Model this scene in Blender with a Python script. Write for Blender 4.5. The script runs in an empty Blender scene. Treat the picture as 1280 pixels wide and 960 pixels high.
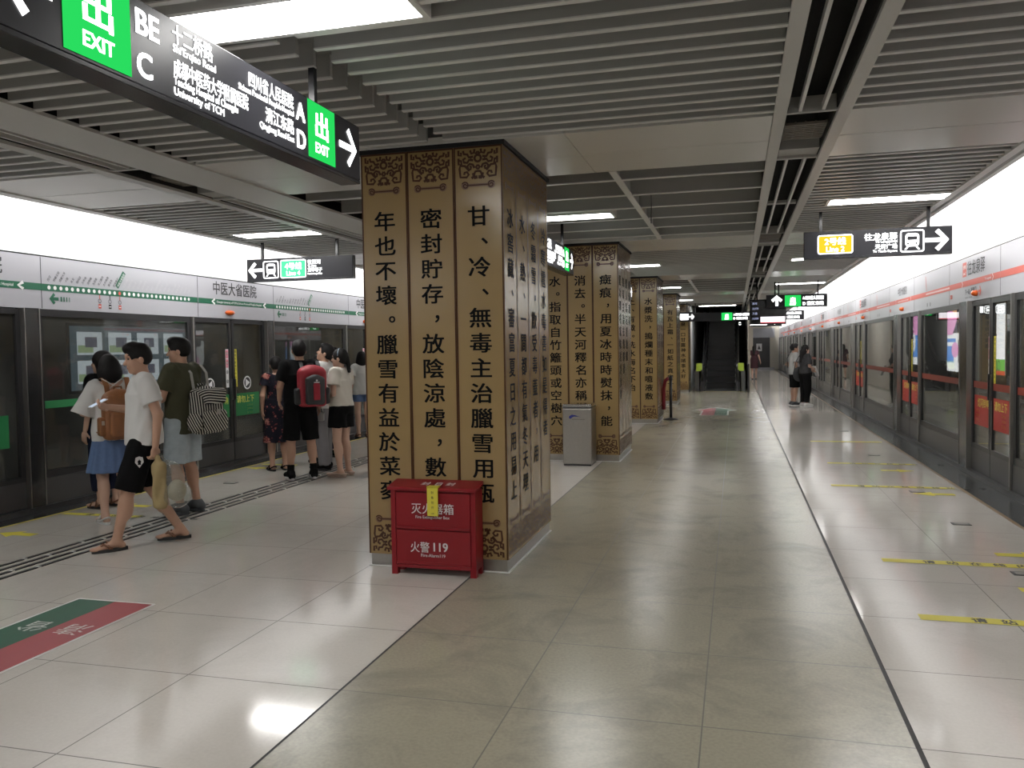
import bpy, math, random
import numpy as np
from mathutils import Vector, Matrix
random.seed(7)
C = bpy.context.scene.collection
SC = bpy.context.scene

# ---------------------------------------------------------------- camera, world, exposure
def add_camera():
    yaw, pitch, roll = 0.264589, 0.0422754, -0.0156043
    fwd = Vector((-math.sin(yaw)*math.cos(pitch), math.cos(yaw)*math.cos(pitch), -math.sin(pitch)))
    r0 = Vector((math.cos(yaw), math.sin(yaw), 0)); u0 = r0.cross(fwd)
    r = r0*math.cos(roll) + u0*math.sin(roll); u = -r0*math.sin(roll) + u0*math.cos(roll)
    cd = bpy.data.cameras.new('camera'); cd.sensor_width = 36.0; cd.sensor_fit = 'HORIZONTAL'
    cd.lens = 1034.06*36/1280; cd.clip_start = 0.05; cd.clip_end = 300
    o = bpy.data.objects.new('camera', cd); C.objects.link(o)
    M = Matrix(((r.x, u.x, -fwd.x, 0), (r.y, u.y, -fwd.y, 0), (r.z, u.z, -fwd.z, 1.62), (0, 0, 0, 1)))
    o.matrix_world = M
    SC.camera = o
add_camera()
w = bpy.data.worlds.new('world'); SC.world = w; w.use_nodes = True
w.node_tree.nodes['Background'].inputs[0].default_value = (0.02, 0.021, 0.023, 1)
w.node_tree.nodes['Background'].inputs[1].default_value = 0.3
SC.view_settings.view_transform = 'Standard'; SC.view_settings.look = 'None'
SC.view_settings.exposure = 0.46; SC.view_settings.gamma = 1.0; SC.view_settings.use_curve_mapping = False
try:
    SC.cycles.use_denoising = True; SC.cycles.max_bounces = 8; SC.cycles.transparent_max_bounces = 12
    SC.cycles.sample_clamp_indirect = 2.5; SC.cycles.blur_glossy = 1.0
except Exception: pass

TROFFER = 23.0      # brightness of the fluorescent panels
COVE = 11.0         # watts per metre of cove tube
SIGNW = 3.2         # brightness of lit sign lettering

XL, XR = -7.08, 2.82      # screen door planes
CX = -2.135               # column centre line
PER = 5.95                # column spacing
DP = 4.54                 # door spacing
YFAR = 58.0
CZ = 3.1                  # ceiling underside

def cove_light(name, x, rot_y):
    for i, (y0, y1) in enumerate(((-8, 8), (8, 24), (24, 41), (41, 58))):
        L = bpy.data.lights.new(name, 'AREA'); L.shape = 'RECTANGLE'; L.size = 0.06; L.size_y = y1-y0
        L.energy = COVE*(y1-y0); L.color = (1.0, 0.985, 0.97)
        o = bpy.data.objects.new(name, L); C.objects.link(o)
        o.location = (x, (y0+y1)/2, 3.42); o.rotation_euler = (0, rot_y, 0)
cove_light('cove_tube', 2.17, math.radians(-78))    # points towards the wall (+x) and a little down
cove_light('cove_tube', -6.43, math.radians(78))

# ---------------------------------------------------------------- materials
MATS = {}
def nodes(m): return m.node_tree.nodes, m.node_tree.links
def mat(name, col, rough=0.5, metal=0.0, noise=0.0, nscale=20.0, bump=0.0, spec=0.5, emit=None, estr=0.0, alpha=None, coat=0.0):
    if name in MATS: return MATS[name]
    m = bpy.data.materials.new(name); m.use_nodes = True; N, L = nodes(m); b = N['Principled BSDF']
    b.inputs['Base Color'].default_value = (*col, 1); b.inputs['Roughness'].default_value = rough
    b.inputs['Metallic'].default_value = metal; b.inputs['Specular IOR Level'].default_value = spec
    if coat: b.inputs['Coat Weight'].default_value = coat; b.inputs['Coat Roughness'].default_value = 0.06
    if emit: b.inputs['Emission Color'].default_value = (*emit, 1); b.inputs['Emission Strength'].default_value = estr
    if noise or bump:
        tc = N.new('ShaderNodeTexCoord'); nz = N.new('ShaderNodeTexNoise'); nz.inputs['Scale'].default_value = nscale; nz.inputs['Detail'].default_value = 4
        L.new(tc.outputs['Object'], nz.inputs['Vector'])
        if noise:
            mr = N.new('ShaderNodeMapRange'); mr.inputs['To Min'].default_value = 1-noise; mr.inputs['To Max'].default_value = 1+noise
            L.new(nz.outputs['Fac'], mr.inputs['Value'])
            mx = N.new('ShaderNodeVectorMath'); mx.operation = 'SCALE'; mx.inputs[0].default_value = col
            L.new(mr.outputs['Result'], mx.inputs['Scale']); L.new(mx.outputs['Vector'], b.inputs['Base Color'])
        if bump:
            bp = N.new('ShaderNodeBump'); bp.inputs['Strength'].default_value = bump; bp.inputs['Distance'].default_value = 0.01
            L.new(nz.outputs['Fac'], bp.inputs['Height']); L.new(bp.outputs['Normal'], b.inputs['Normal'])
    MATS[name] = m; return m
def glow(name, col, strength):
    if name in MATS: return MATS[name]
    m = bpy.data.materials.new(name); m.use_nodes = True; N, L = nodes(m); N.remove(N['Principled BSDF'])
    e = N.new('ShaderNodeEmission'); e.inputs[0].default_value = (*col, 1); e.inputs[1].default_value = strength
    L.new(e.outputs[0], N['Material Output'].inputs[0]); MATS[name] = m; return m
def glassmat(name, tint, ior=1.5, rough=0.0, haze=0.0):
    if name in MATS: return MATS[name]
    m = bpy.data.materials.new(name); m.use_nodes = True; N, L = nodes(m); N.remove(N['Principled BSDF'])
    t = N.new('ShaderNodeBsdfTransparent'); t.inputs[0].default_value = (*tint, 1)
    g = N.new('ShaderNodeBsdfGlossy'); g.inputs['Roughness'].default_value = rough; g.inputs['Color'].default_value = (0.95, 0.97, 0.96, 1)
    lw = N.new('ShaderNodeLayerWeight'); lw.inputs[0].default_value = 0.5
    pw = N.new('ShaderNodeMath'); pw.operation = 'POWER'; pw.inputs[1].default_value = 4.6; L.new(lw.outputs['Facing'], pw.inputs[0])
    f = N.new('ShaderNodeMath'); f.operation = 'MULTIPLY_ADD'; f.inputs[1].default_value = 0.95; f.inputs[2].default_value = ((ior-1)/(ior+1))**2; L.new(pw.outputs[0], f.inputs[0])
    if haze:  # pale patchy film paints the haze of reflections into the glass
        tc = N.new('ShaderNodeTexCoord'); nz = N.new('ShaderNodeTexNoise'); nz.inputs['Scale'].default_value = 1.6; nz.inputs['Detail'].default_value = 3; L.new(tc.outputs['Object'], nz.inputs['Vector'])
        mr = N.new('ShaderNodeMapRange'); mr.inputs['From Min'].default_value = 0.35; mr.inputs['From Max'].default_value = 0.75; mr.inputs['To Min'].default_value = haze*0.4; mr.inputs['To Max'].default_value = haze*1.6; L.new(nz.outputs[0], mr.inputs[0])
        df = N.new('ShaderNodeBsdfDiffuse'); df.inputs[0].default_value = (0.6, 0.6, 0.57, 1); x0 = N.new('ShaderNodeMixShader'); L.new(mr.outputs[0], x0.inputs[0]); L.new(t.outputs[0], x0.inputs[1]); L.new(df.outputs[0], x0.inputs[2]); t = x0
    x = N.new('ShaderNodeMixShader'); L.new(f.outputs[0], x.inputs[0]); L.new(t.outputs[0], x.inputs[1]); L.new(g.outputs[0], x.inputs[2])
    L.new(x.outputs[0], N['Material Output'].inputs[0]); MATS[name] = m; return m

def floor_mat():
    m = bpy.data.materials.new('polished_stone_tiles'); m.use_nodes = True; N, L = nodes(m); b = N['Principled BSDF']
    tc = N.new('ShaderNodeTexCoord'); sp = N.new('ShaderNodeSeparateXYZ'); L.new(tc.outputs['Object'], sp.inputs[0])
    def M(op, a, b_=None, c=None):
        n = N.new('ShaderNodeMath'); n.operation = op
        for i, v in enumerate((a, b_, c)):
            if v is None: continue
            if isinstance(v, (int, float)): n.inputs[i].default_value = v
            else: L.new(v, n.inputs[i])
        return n.outputs[0]
    T = 0.845
    u = M('DIVIDE', M('SUBTRACT', sp.outputs[0], 0.700), T); v = M('DIVIDE', M('SUBTRACT', sp.outputs[1], 5.235), T)
    def edge(q): return M('MULTIPLY', M('SUBTRACT', 0.5, M('ABSOLUTE', M('SUBTRACT', M('FRACT', q), 0.5))), T)
    j = M('MAXIMUM', M('LESS_THAN', edge(u), 0.0032), M('LESS_THAN', edge(v), 0.0032))
    thick = M('MAXIMUM', M('LESS_THAN', M('ABSOLUTE', M('SUBTRACT', sp.outputs[0], 0.700)), 0.0105),
              M('LESS_THAN', M('ABSOLUTE', M('SUBTRACT', sp.outputs[0], -1.835)), 0.0065))
    cell = N.new('ShaderNodeCombineXYZ'); L.new(M('FLOOR', u), cell.inputs[0]); L.new(M('FLOOR', v), cell.inputs[1])
    wn = N.new('ShaderNodeTexWhiteNoise'); wn.noise_dimensions = '2D'; L.new(cell.outputs[0], wn.inputs['Vector'])
    mid = M('MULTIPLY', M('GREATER_THAN', sp.outputs[0], -1.835), M('LESS_THAN', sp.outputs[0], 0.700))
    n1 = N.new('ShaderNodeTexNoise'); n1.inputs['Scale'].default_value = 1.7; n1.inputs['Detail'].default_value = 10; n1.inputs['Roughness'].default_value = 0.72; n1.inputs['Distortion'].default_value = 0.6
    L.new(tc.outputs['Object'], n1.inputs['Vector'])
    n2 = N.new('ShaderNodeTexNoise'); n2.inputs['Scale'].default_value = 60; n2.inputs['Detail'].default_value = 3; L.new(tc.outputs['Object'], n2.inputs['Vector'])
    def rgbmix(f, a, b_):
        n = N.new('ShaderNodeMix'); n.data_type = 'RGBA'
        for i, q in ((0, f), (6, a), (7, b_)):
            if isinstance(q, (int, float)): n.inputs[i].default_value = q
            elif isinstance(q, tuple): n.inputs[i].default_value = (*q, 1)
            else: L.new(q, n.inputs[i])
        return n.outputs[2]
    base = rgbmix(mid, (0.66, 0.62, 0.57), (0.345, 0.318, 0.243))
    stain = N.new('ShaderNodeMapRange'); stain.inputs['From Min'].default_value = 0.47; stain.inputs['From Max'].default_value = 0.64; L.new(n1.outputs[0], stain.inputs[0])
    base = rgbmix(M('MULTIPLY', stain.outputs[0], M('ADD', 0.10, M('MULTIPLY', mid, 0.50))), base, (0.20, 0.185, 0.15))
    base = rgbmix(M('MULTIPLY', M('SUBTRACT', n2.outputs[0], 0.30), M('ADD', 0.2, M('MULTIPLY', mid, 0.7))), base, (0.20, 0.185, 0.145))
    base = rgbmix(M('MULTIPLY', wn.outputs[0], 0.10), base, (0.35, 0.33, 0.28))
    base = rgbmix(M('MULTIPLY', j, 0.85), base, (0.07, 0.062, 0.05))
    base = rgbmix(thick, base, (0.008, 0.008, 0.008))
    L.new(base, b.inputs['Base Color'])
    rr = M('ADD', M('ADD', 0.07, M('MULTIPLY', mid, 0.06)), M('MULTIPLY', n1.outputs[0], M('ADD', 0.06, M('MULTIPLY', mid, 0.16))))
    L.new(M('MAXIMUM', M('MINIMUM', M('MAXIMUM', rr, 0.08), 0.24), M('MULTIPLY', M('MAXIMUM', j, thick), 0.6)), b.inputs['Roughness'])
    b.inputs['Specular IOR Level'].default_value = 0.55
    bp = N.new('ShaderNodeBump'); bp.inputs['Strength'].default_value = 0.02; bp.inputs['Distance'].default_value = 0.004
    L.new(n2.outputs[0], bp.inputs['Height']); L.new(bp.outputs[0], b.inputs['Normal'])
    return m

M_GOLD = mat('gold_bronze_panel', (0.285, 0.195, 0.082), 0.22, 0.0, noise=0.06, nscale=3, spec=0.7)
M_BROWN = mat('brown_print', (0.060, 0.022, 0.008), 0.4, spec=0.25)
M_BLACKINK = mat('black_ink', (0.004, 0.004, 0.004), 0.6, spec=0.1)
M_STEEL = mat('brushed_steel', (0.45, 0.44, 0.42), 0.33, 1.0, noise=0.08, nscale=30)
M_DSTEEL = mat('dark_steel', (0.16, 0.165, 0.17), 0.28, 0.9)
M_FRAME = mat('black_door_frame', (0.018, 0.018, 0.02), 0.3)
M_POST = mat('grey_metal_post', (0.12, 0.124, 0.128), 0.22, 0.85)
M_KICK = mat('grey_kick_plate', (0.10, 0.10, 0.104), 0.3, 0.7)
M_CEIL = mat('painted_aluminium', (0.40, 0.40, 0.385), 0.42, 0.0)
M_CPAN = mat('ceiling_sheet', (0.72, 0.715, 0.69), 0.27, 0.0, spec=0.9)
M_LIP = mat('pale_flange', (0.78, 0.78, 0.76), 0.35)
M_DARK = mat('dark_void', (0.012, 0.012, 0.013), 0.9)
M_WHITE = mat('white_fascia', (0.43, 0.43, 0.465), 0.3)
M_WASH = mat('white_wall_panel', (0.90, 0.90, 0.90), 0.5)
M_GRANITE = mat('dark_granite', (0.035, 0.038, 0.04), 0.2, noise=0.3, nscale=80)
M_TUNNEL = mat('tunnel_concrete', (0.17, 0.17, 0.165), 0.85, noise=0.3, nscale=2)
M_YELLOW = mat('yellow_tape', (0.68, 0.60, 0.06), 0.5)
M_GREEN = mat('green_print', (0.012, 0.115, 0.06), 0.4)
M_GREENB = mat('green_sticker', (0.015, 0.20, 0.06), 0.45)
M_RED = mat('red_print', (0.55, 0.10, 0.075), 0.4)
M_REDST = mat('red_sticker', (0.40, 0.035, 0.025), 0.45)
M_INK = mat('dark_grey_ink', (0.03, 0.03, 0.032), 0.5)
M_LINK = mat('pale_grey_ink', (0.50, 0.50, 0.52), 0.5)
M_PAPER = mat('white_paper', (0.80, 0.80, 0.80), 0.5)
M_SIGN = mat('black_sign_case', (0.016, 0.016, 0.019), 0.25)
M_SIGNF = mat('black_sign_face', (0.022, 0.022, 0.026), 0.35, spec=0.2)
M_GW = glow('lit_white', (1.0, 1.0, 1.0), SIGNW)
M_GG = glow('lit_green', (0.02, 0.62, 0.10), 0.85)
M_GY = glow('lit_amber', (1.0, 0.45, 0.02), 1.2)
M_GT = glow('lit_green_text', (0.10, 0.75, 0.35), 1.1)
M_LAMP = glow('fluorescent_diffuser', (1.0, 0.985, 0.96), TROFFER)
M_GLASS = glassmat('tinted_door_glass', (0.80, 0.82, 0.80), 1.5, 0.0, 0.055)
M_GLASSB = glassmat('balustrade_glass', (0.9, 0.93, 0.92), 1.45)
M_FBAND = mat('green_safety_band', (0.02, 0.22, 0.07), 0.4)
M_FBANDR = mat('red_safety_band', (0.20, 0.025, 0.012), 0.4)

# ---------------------------------------------------------------- mesh builder
class MB:
    def __init__(s): s.v = []; s.f = []; s.mi = []
    def add(s, verts, faces, m=0):
        n = len(s.v); s.v += [tuple(p) for p in verts]; s.f += [tuple(i+n for i in f) for f in faces]; s.mi += [m]*len(faces); return s
    def box(s, x0, x1, y0, y1, z0, z1, m=0):
        return s.add([(x0,y0,z0),(x1,y0,z0),(x1,y1,z0),(x0,y1,z0),(x0,y0,z1),(x1,y0,z1),(x1,y1,z1),(x0,y1,z1)],
              [(0,3,2,1),(4,5,6,7),(0,1,5,4),(1,2,6,5),(2,3,7,6),(3,0,4,7)], m)
    def quad(s, a, b, c, d, m=0): return s.add([a, b, c, d], [(0,1,2,3)], m)
    def tube(s, pts, r, n=8, m=0, caps=True):
        pts = [Vector(p) for p in pts]; rs = r if isinstance(r, (list, tuple)) else [r]*len(pts)
        ring = []; up = Vector((0, 0, 1)); V = []; F = []
        for i, p in enumerate(pts):
            d = (pts[min(i+1, len(pts)-1)]-pts[max(i-1, 0)]).normalized()
            a = d.cross(up if abs(d.z) < 0.95 else Vector((1, 0, 0))).normalized()
            if i and a.dot(pa) < 0: a = -a
            pa = a
            b = d.cross(a)
            for k in range(n):
                t = 2*math.pi*k/n; V.append(p+a*math.cos(t)*rs[i]+b*math.sin(t)*rs[i])
        for i in range(len(pts)-1):
            for k in range(n):
                k2 = (k+1) % n; F.append((i*n+k, i*n+k2, (i+1)*n+k2, (i+1)*n+k))
        if caps: F.append(tuple(range(n))[::-1]); F.append(tuple((len(pts)-1)*n+k for k in range(n)))
        return s.add(V, F, m)
    def prism(s, poly, z0, z1, m=0):
        n = len(poly); V = [(x, y, z0) for x, y in poly]+[(x, y, z1) for x, y in poly]
        F = [tuple(range(n))[::-1], tuple(range(n, 2*n))]+[(i, (i+1) % n, n+(i+1) % n, n+i) for i in range(n)]
        return s.add(V, F, m)
    def cyl(s, c, r, z0, z1, n=20, m=0, r1=None):
        return s.tube([(c[0], c[1], z0), (c[0], c[1], z1)], [r, r if r1 is None else r1], n, m)
    def mesh(s, name, mats, smooth=False):
        me = bpy.data.meshes.new(name); me.from_pydata(s.v, [], s.f)
        for m in (mats if isinstance(mats, (list, tuple)) else [mats]): me.materials.append(m)
        me.polygons.foreach_set('material_index', s.mi)
        if smooth: me.polygons.foreach_set('use_smooth', [True]*len(me.polygons))
        me.update(); return me
    def build(s, name, mats, parent=None, smooth=False, loc=None, bevel=0):
        return obj(name, s.mesh(name, mats, smooth), parent, loc, bevel)
def obj(name, me, parent=None, loc=None, bevel=0):
    o = bpy.data.objects.new(name, me); C.objects.link(o)
    if parent: o.parent = parent
    if loc: o.location = loc
    if bevel:
        b = o.modifiers.new('bevel', 'BEVEL'); b.width = bevel; b.segments = 2; b.limit_method = 'ANGLE'
    return o
def thing(name, label, cat, loc=(0,0,0), rotz=0, group=None):
    o = bpy.data.objects.new(name, None); C.objects.link(o); o.empty_display_size = 0.1
    o.location = loc; o.rotation_euler = (0, 0, rotz); return tag(o, label, cat, group)
def tag(o, label, cat, group=None):
    o['label'] = label; o['category'] = cat
    if group: o['group'] = group
    return o
def struct(o): o['kind'] = 'structure'; return o
def sempty(name, loc=(0,0,0)):
    o = bpy.data.objects.new(name, None); C.objects.link(o); o.location = loc; o.empty_display_size = 0.1; return struct(o)
def children(o): return [c for c in list(C.objects) if c.parent == o]
def copy_tree(o, parent=None):
    c = o.copy(); C.objects.link(c)
    if parent: c.parent = parent
    for ch in children(o): copy_tree(ch, c)
    return c

# ---------------------------------------------------------------- lettering
_GL = {}
def glyphs(s, bold=0.0):
    k = (s, bold)
    if k not in _GL:
        c = bpy.data.curves.new('t', 'FONT'); c.body = s; c.size = 1; c.resolution_u = 4
        o = bpy.data.objects.new('t', c)
        me = bpy.data.meshes.new_from_object(o)
        V = np.empty(len(me.vertices)*3, np.float64); me.vertices.foreach_get('co', V); V = V.reshape(-1, 3)
        F = [tuple(p.vertices) for p in me.polygons]
        bpy.data.objects.remove(o); bpy.data.curves.remove(c); bpy.data.meshes.remove(me)
        _GL[k] = (V, F)
    return _GL[k]
class Frame:
    """a flat face: origin, horizontal unit u, vertical unit v"""
    def __init__(s, o, u, v=(0, 0, 1)): s.o, s.u, s.v = Vector(o), Vector(u), Vector(v); s.n = s.u.cross(s.v)
    def p(s, a, b, d=0.0): return s.o+s.u*a+s.v*b+s.n*d
class Print:
    """flat marks on a face"""
    def __init__(s, fr, d=0.0015): s.fr = fr; s.d = d; s.mb = MB()
    def text(s, t, u, v, h, m=0, bold=0.0, align='l', sx=1.0, rot=0.0, mw=None):
        V, F = glyphs(t)
        if not len(V): return s
        x0, x1 = V[:, 0].min(), V[:, 0].max(); wd = (x1-x0)*h*sx
        if mw and wd > mw: sx *= mw/wd; wd = mw
        off = {'l': 0, 'c': -wd/2, 'r': -wd}[align]
        c, sn = math.cos(rot), math.sin(rot); bo = bold*0.85
        for ci, (da, db) in enumerate([(0, 0)] if not bold else [(-bo, -bo*0.6), (bo, -bo*0.6), (-bo, bo*0.6), (bo, bo*0.6)]):
            P = []
            for q in V:
                a = (q[0]-x0+da)*h*sx+off; b = (q[1]+db)*h; P.append(s.fr.p(u+a*c-b*sn, v+a*sn+b*c, s.d+ci*0.0003))
            s.mb.add(P, F, m)
        return s
    def rect(s, u0, u1, v0, v1, m=0, dd=0.0):
        d = s.d+dd; s.mb.quad(s.fr.p(u0, v0, d), s.fr.p(u1, v0, d), s.fr.p(u1, v1, d), s.fr.p(u0, v1, d), m); return s
    def poly(s, pts, m=0, dd=0.0):
        s.mb.add([s.fr.p(a, b, s.d+dd) for a, b in pts], [tuple(range(len(pts)))], m); return s
    def disc(s, u, v, r, m=0, dd=0.0, n=16, ry=None):
        return s.poly([(u+r*math.cos(2*math.pi*k/n), v+(ry or r)*math.sin(2*math.pi*k/n)) for k in range(n)], m, dd)
    def ribbon(s, pts, wd, m=0, closed=False, dd=0.0):
        pts = [Vector((a, b)) for a, b in pts]; n = len(pts); Lf = []; Rt = []
        for i in range(n):
            a = pts[(i-1) % n] if closed or i else pts[i]; b = pts[(i+1) % n] if closed or i < n-1 else pts[i]
            d = (b-a); d = d.normalized() if d.length > 1e-9 else Vector((1, 0)); q = Vector((-d.y, d.x))*wd/2
            Lf.append(pts[i]+q); Rt.append(pts[i]-q)
        V = [s.fr.p(*q, s.d+dd) for q in Lf]+[s.fr.p(*q, s.d+dd) for q in Rt]
        F = [((i+1) % n, i, n+i, n+(i+1) % n) for i in range(n if closed else n-1)]
        s.mb.add(V, F, m); return s
    def ring(s, u, v, r, wd, m=0, n=24, dd=0.0, ry=None):
        return s.ribbon([(u+r*math.cos(2*math.pi*k/n), v+(ry or r)*math.sin(2*math.pi*k/n)) for k in range(n)], wd, m, True, dd)
    def rrect(s, u0, u1, v0, v1, r, m=0, dd=0.0, stroke=0.0):
        P = []
        for cx, cy, a0 in ((u1-r, v1-r, 0), (u0+r, v1-r, 90), (u0+r, v0+r, 180), (u1-r, v0+r, 270)):
            for k in range(5): a = math.radians(a0+k*22.5); P.append((cx+r*math.cos(a), cy+r*math.sin(a)))
        return s.ribbon(P, stroke, m, True, dd) if stroke else s.poly(P, m, dd)
    def arrow(s, u, v, h, ang, m=0, dd=0.0, k=0.2):
        """arrow pointing along ang, centred, of height h"""
        c, sn = math.cos(ang), math.sin(ang); R = lambda a, b: (u+a*c-b*sn, v+a*sn+b*c)
        wd = h*k
        s.ribbon([R(-h*0.5, 0), R(h*0.42, 0)], wd, m, dd=dd)
        s.ribbon([R(h*0.02, h*0.47), R(h*0.46, 0), R(h*0.02, -h*0.47)], wd*1.05, m, dd=dd+0.0003)
        return s
    def build(s, name, mats, parent=None): return s.mb.build(name, mats, parent)
# ================================================================ STRUCTURE
fl = MB().quad((XL+0.36, -8, 0), (2.38, -8, 0), (2.38, YFAR, 0), (XL+0.36, YFAR, 0)).build('floor', floor_mat()); struct(fl)
for nm, x0, x1, xe in (('trim_left', XL-0.1, XL+0.33, XL+0.345), ('trim_right', 2.41, XR+0.1, 2.395)):
    t = MB().box(x0, x1, -8, YFAR, -0.15, 0.001).build(nm, M_GRANITE); struct(t)
    y = mat('yellow_edge_paint', (0.60, 0.50, 0.07), 0.5, noise=0.3, nscale=8) if nm == 'trim_left' else mat('brown_edge_strip', (0.23, 0.16, 0.09), 0.45, noise=0.35, nscale=10)
    MB().box(xe-0.018, xe+0.018, -8, YFAR, -0.02, 0.002).build('edge_strip', y, t)
slabs = MB().box(XL-0.1, XL+0.36, -8, YFAR, -0.3, -0.151).box(2.38, XR+0.1, -8, YFAR, -0.3, -0.151)

def route_names(pr, names, u0, du, hot, m_hot, m_bg):
    for i, nme in enumerate(names):
        if i == hot:
            c, s = math.cos(0.95), math.sin(0.95); a = u0+i*du-0.02; L_ = 0.225; h = 0.055
            P = [(a, 2.405), (a+L_*c, 2.405+L_*s), (a+L_*c-h*s, 2.405+L_*s+h*c), (a-h*s, 2.405+h*c)]
            pr.poly(P, m_bg, 0.0004); pr.text(nme, a+0.006, 2.425, 0.036, m_hot, 0.01, rot=0.95, mw=0.19)
        else:
            pr.text(nme, u0+i*du-0.005, 2.415, 0.034, 2 if i < hot else 3, 0.0, rot=0.95)
L4 = '西河 明蜀王陵 成都大学 十陵 来龙 槐树店 万年场 双桥路 玉双路 市二医院 太升南路 骡马市 宽窄巷子 中医大省医院 草堂北路 西南财大 文化宫 清江西路 成都西站 中坝 蔡桥 非遗博览园 马厂坝 凤凰大街 涌泉 光华公园 南熏大道 凤溪河 杨柳河 万盛'.split()
L2 = '犀浦 天河路 百草路 金周路 金科北路 迎宾大道 茶店子 羊犀立交 一品天下 蜀汉路东 白果林 中医大省医院 通惠门 人民公园 天府广场 春熙路 东门大桥 牛王庙 牛市口 东大路 塔子山公园 成都东客站 成渝立交 惠王陵 洪河 成都行政学院 大面铺 连山坡 界牌 书房 龙平路 龙泉驿'.split()
PM = [M_GREEN, M_PAPER, M_INK, M_LINK, M_RED]
def fascia_left(parent, y):
    """route diagram panel and station name panel, one bay; y is the start of the bay"""
    fr = Frame((XL+0.021, y, 0), (0, 1, 0))
    pr = Print(fr)
    pr.rect(0.0, 2.62, 2.315, 2.387, 0)
    for i in range(30):
        u = 0.10+i*0.0805; pr.disc(u, 2.351, 0.022, 4 if i == 13 else 1, 0.0005, 12)
        if i in (9, 11, 13):
            pr.rect(u-0.006, u+0.006, 2.27, 2.318, 2 if i == 11 else 4, 0.0006); pr.ring(u, 2.245, 0.022, 0.006, 2, 12); pr.rect(u-0.022, u+0.022, 2.16, 2.21, 2 if i == 11 else 4)
            pr.rect(u-0.016, u+0.016, 2.18, 2.19, 1, 0.0004)
    route_names(pr, L4, 0.10, 0.0805, 13, 1, 0)
    pr.arrow(0.17, 2.235, 0.11, math.pi, 0, k=0.3)
    for k in range(4): pr.rect(0.25+k*0.04, 0.25+k*0.04+0.022-0.004*k, 2.21, 2.26, 0)
    pr.build('route_diagram', PM, parent)
    pr = Print(fr)
    pr.rect(2.64, DP-0.002, 2.315, 2.387, 0)
    for u in (2.95, 4.25): pr.ribbon([(u+0.06, 2.387), (u, 2.351), (u+0.06, 2.315)], 0.035, 1, dd=0.0006)
    pr.text('中医大省医院', 3.52, 2.47, 0.20, 2, 0.012, 'c', 0.92)
    pr.text('Chengdu University of TCM & Sichuan Provincial People\'s Hospital', 3.62, 2.337, 0.042, 1, 0.012, 'c', mw=1.15)
    pr.build('station_name', PM, parent)
def lamp(parent, p, nx, name='indicator_lamp'):
    mb = MB(); n = 14
    pts = [Vector(p)+Vector((nx*0.045*(1-(i/4)**2)**0.5*0+nx*q[0], 0, 0)) for i, q in enumerate(((0.0, 0.5), (0.02, 0.5), (0.045, 0.42), (0.058, 0.25), (0.062, 0.02)))]
    mb.tube(pts, [0.05, 0.05, 0.043, 0.026, 0.004], n)
    mb.v = [(a, p[1]+(b-p[1])*(1.9 if nx > 0 else 1.0), p[2]+(c-p[2])*0.72) for a, b, c in mb.v]
    o = mb.build(name, mat('orange_lamp', (0.75, 0.13, 0.02), 0.3), parent, True); o['label'] = 'orange door indicator lamp'; return o
def fascia_right(parent, y, kind):
    """y is the far end of a bay; reading direction runs towards -y"""
    fr = Frame((XR-0.021, y, 0), (0, -1, 0))
    pr = Print(fr); pr.rect(0.0, 2.40, 2.315, 2.387, 4)
    for i in range(32): pr.disc(0.9+i*0.045, 2.351, 0.014, 1, 0.0005, 10)
    for i, nme in enumerate(L2):
        if i == 11: pr.poly([(0.90+i*0.045-0.5, 2.40), (0.90+i*0.045-0.47, 2.40), (0.86+i*0.045-0.5, 2.62), (0.83+i*0.045-0.5, 2.62)], 4)
        pr.text(nme, 0.9+i*0.045, 2.41, 0.028, 3, 0.0, rot=1.2)
    for u in (0.95, 1.15): pr.rect(u, u+0.035, 2.16, 2.215, 2); pr.rect(u, u+0.02, 2.235, 2.28, 3)
    pr.build('route_diagram', PM, parent)
    pr = Print(fr); pr.rect(2.40, DP-0.002, 2.315, 2.387, 4)
    for u in (2.95, 4.25): pr.ribbon([(u, 2.387), (u+0.04, 2.351), (u, 2.315)], 0.016, 1, dd=0.0006)
    if kind == 0:
        pr.rect(2.98, 3.16, 2.44, 2.62, 4); pr.text('2号线', 3.07, 2.54, 0.055, 1, 0.012, 'c'); pr.text('Line 2', 3.07, 2.465, 0.05, 1, 0.012, 'c')
        pr.text('往龙泉驿', 3.21, 2.46, 0.19, 2, 0.012); pr.text('To Longquanyi', 4.2, 2.337, 0.04, 1, 0.01, 'r')
        pr.text('下一站', 3.10, 2.215, 0.075, 2, 0.008); pr.text('通惠门', 3.36, 2.215, 0.085, 2, 0.008); pr.text('Next Station   Tonghuimen', 3.10, 2.165, 0.03, 2)
        pr.arrow(3.75, 2.225, 0.12, 0, 4, k=0.22)
    else:
        pr.text('中医大省医院', 3.55, 2.46, 0.15, 2, 0.0, 'c', 0.9)
        pr.text('Chengdu University of TCM & Sichuan Provincial People\'s Hospital', 3.6, 2.337, 0.035, 1, 0.01, 'c', mw=1.1)
    pr.rect(2.35, 2.47, 2.195, 2.25, 4); pr.text('Line 2', 2.41, 2.21, 0.03, 1, 0, 'c')
    pr.build('station_name', PM, parent)

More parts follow.
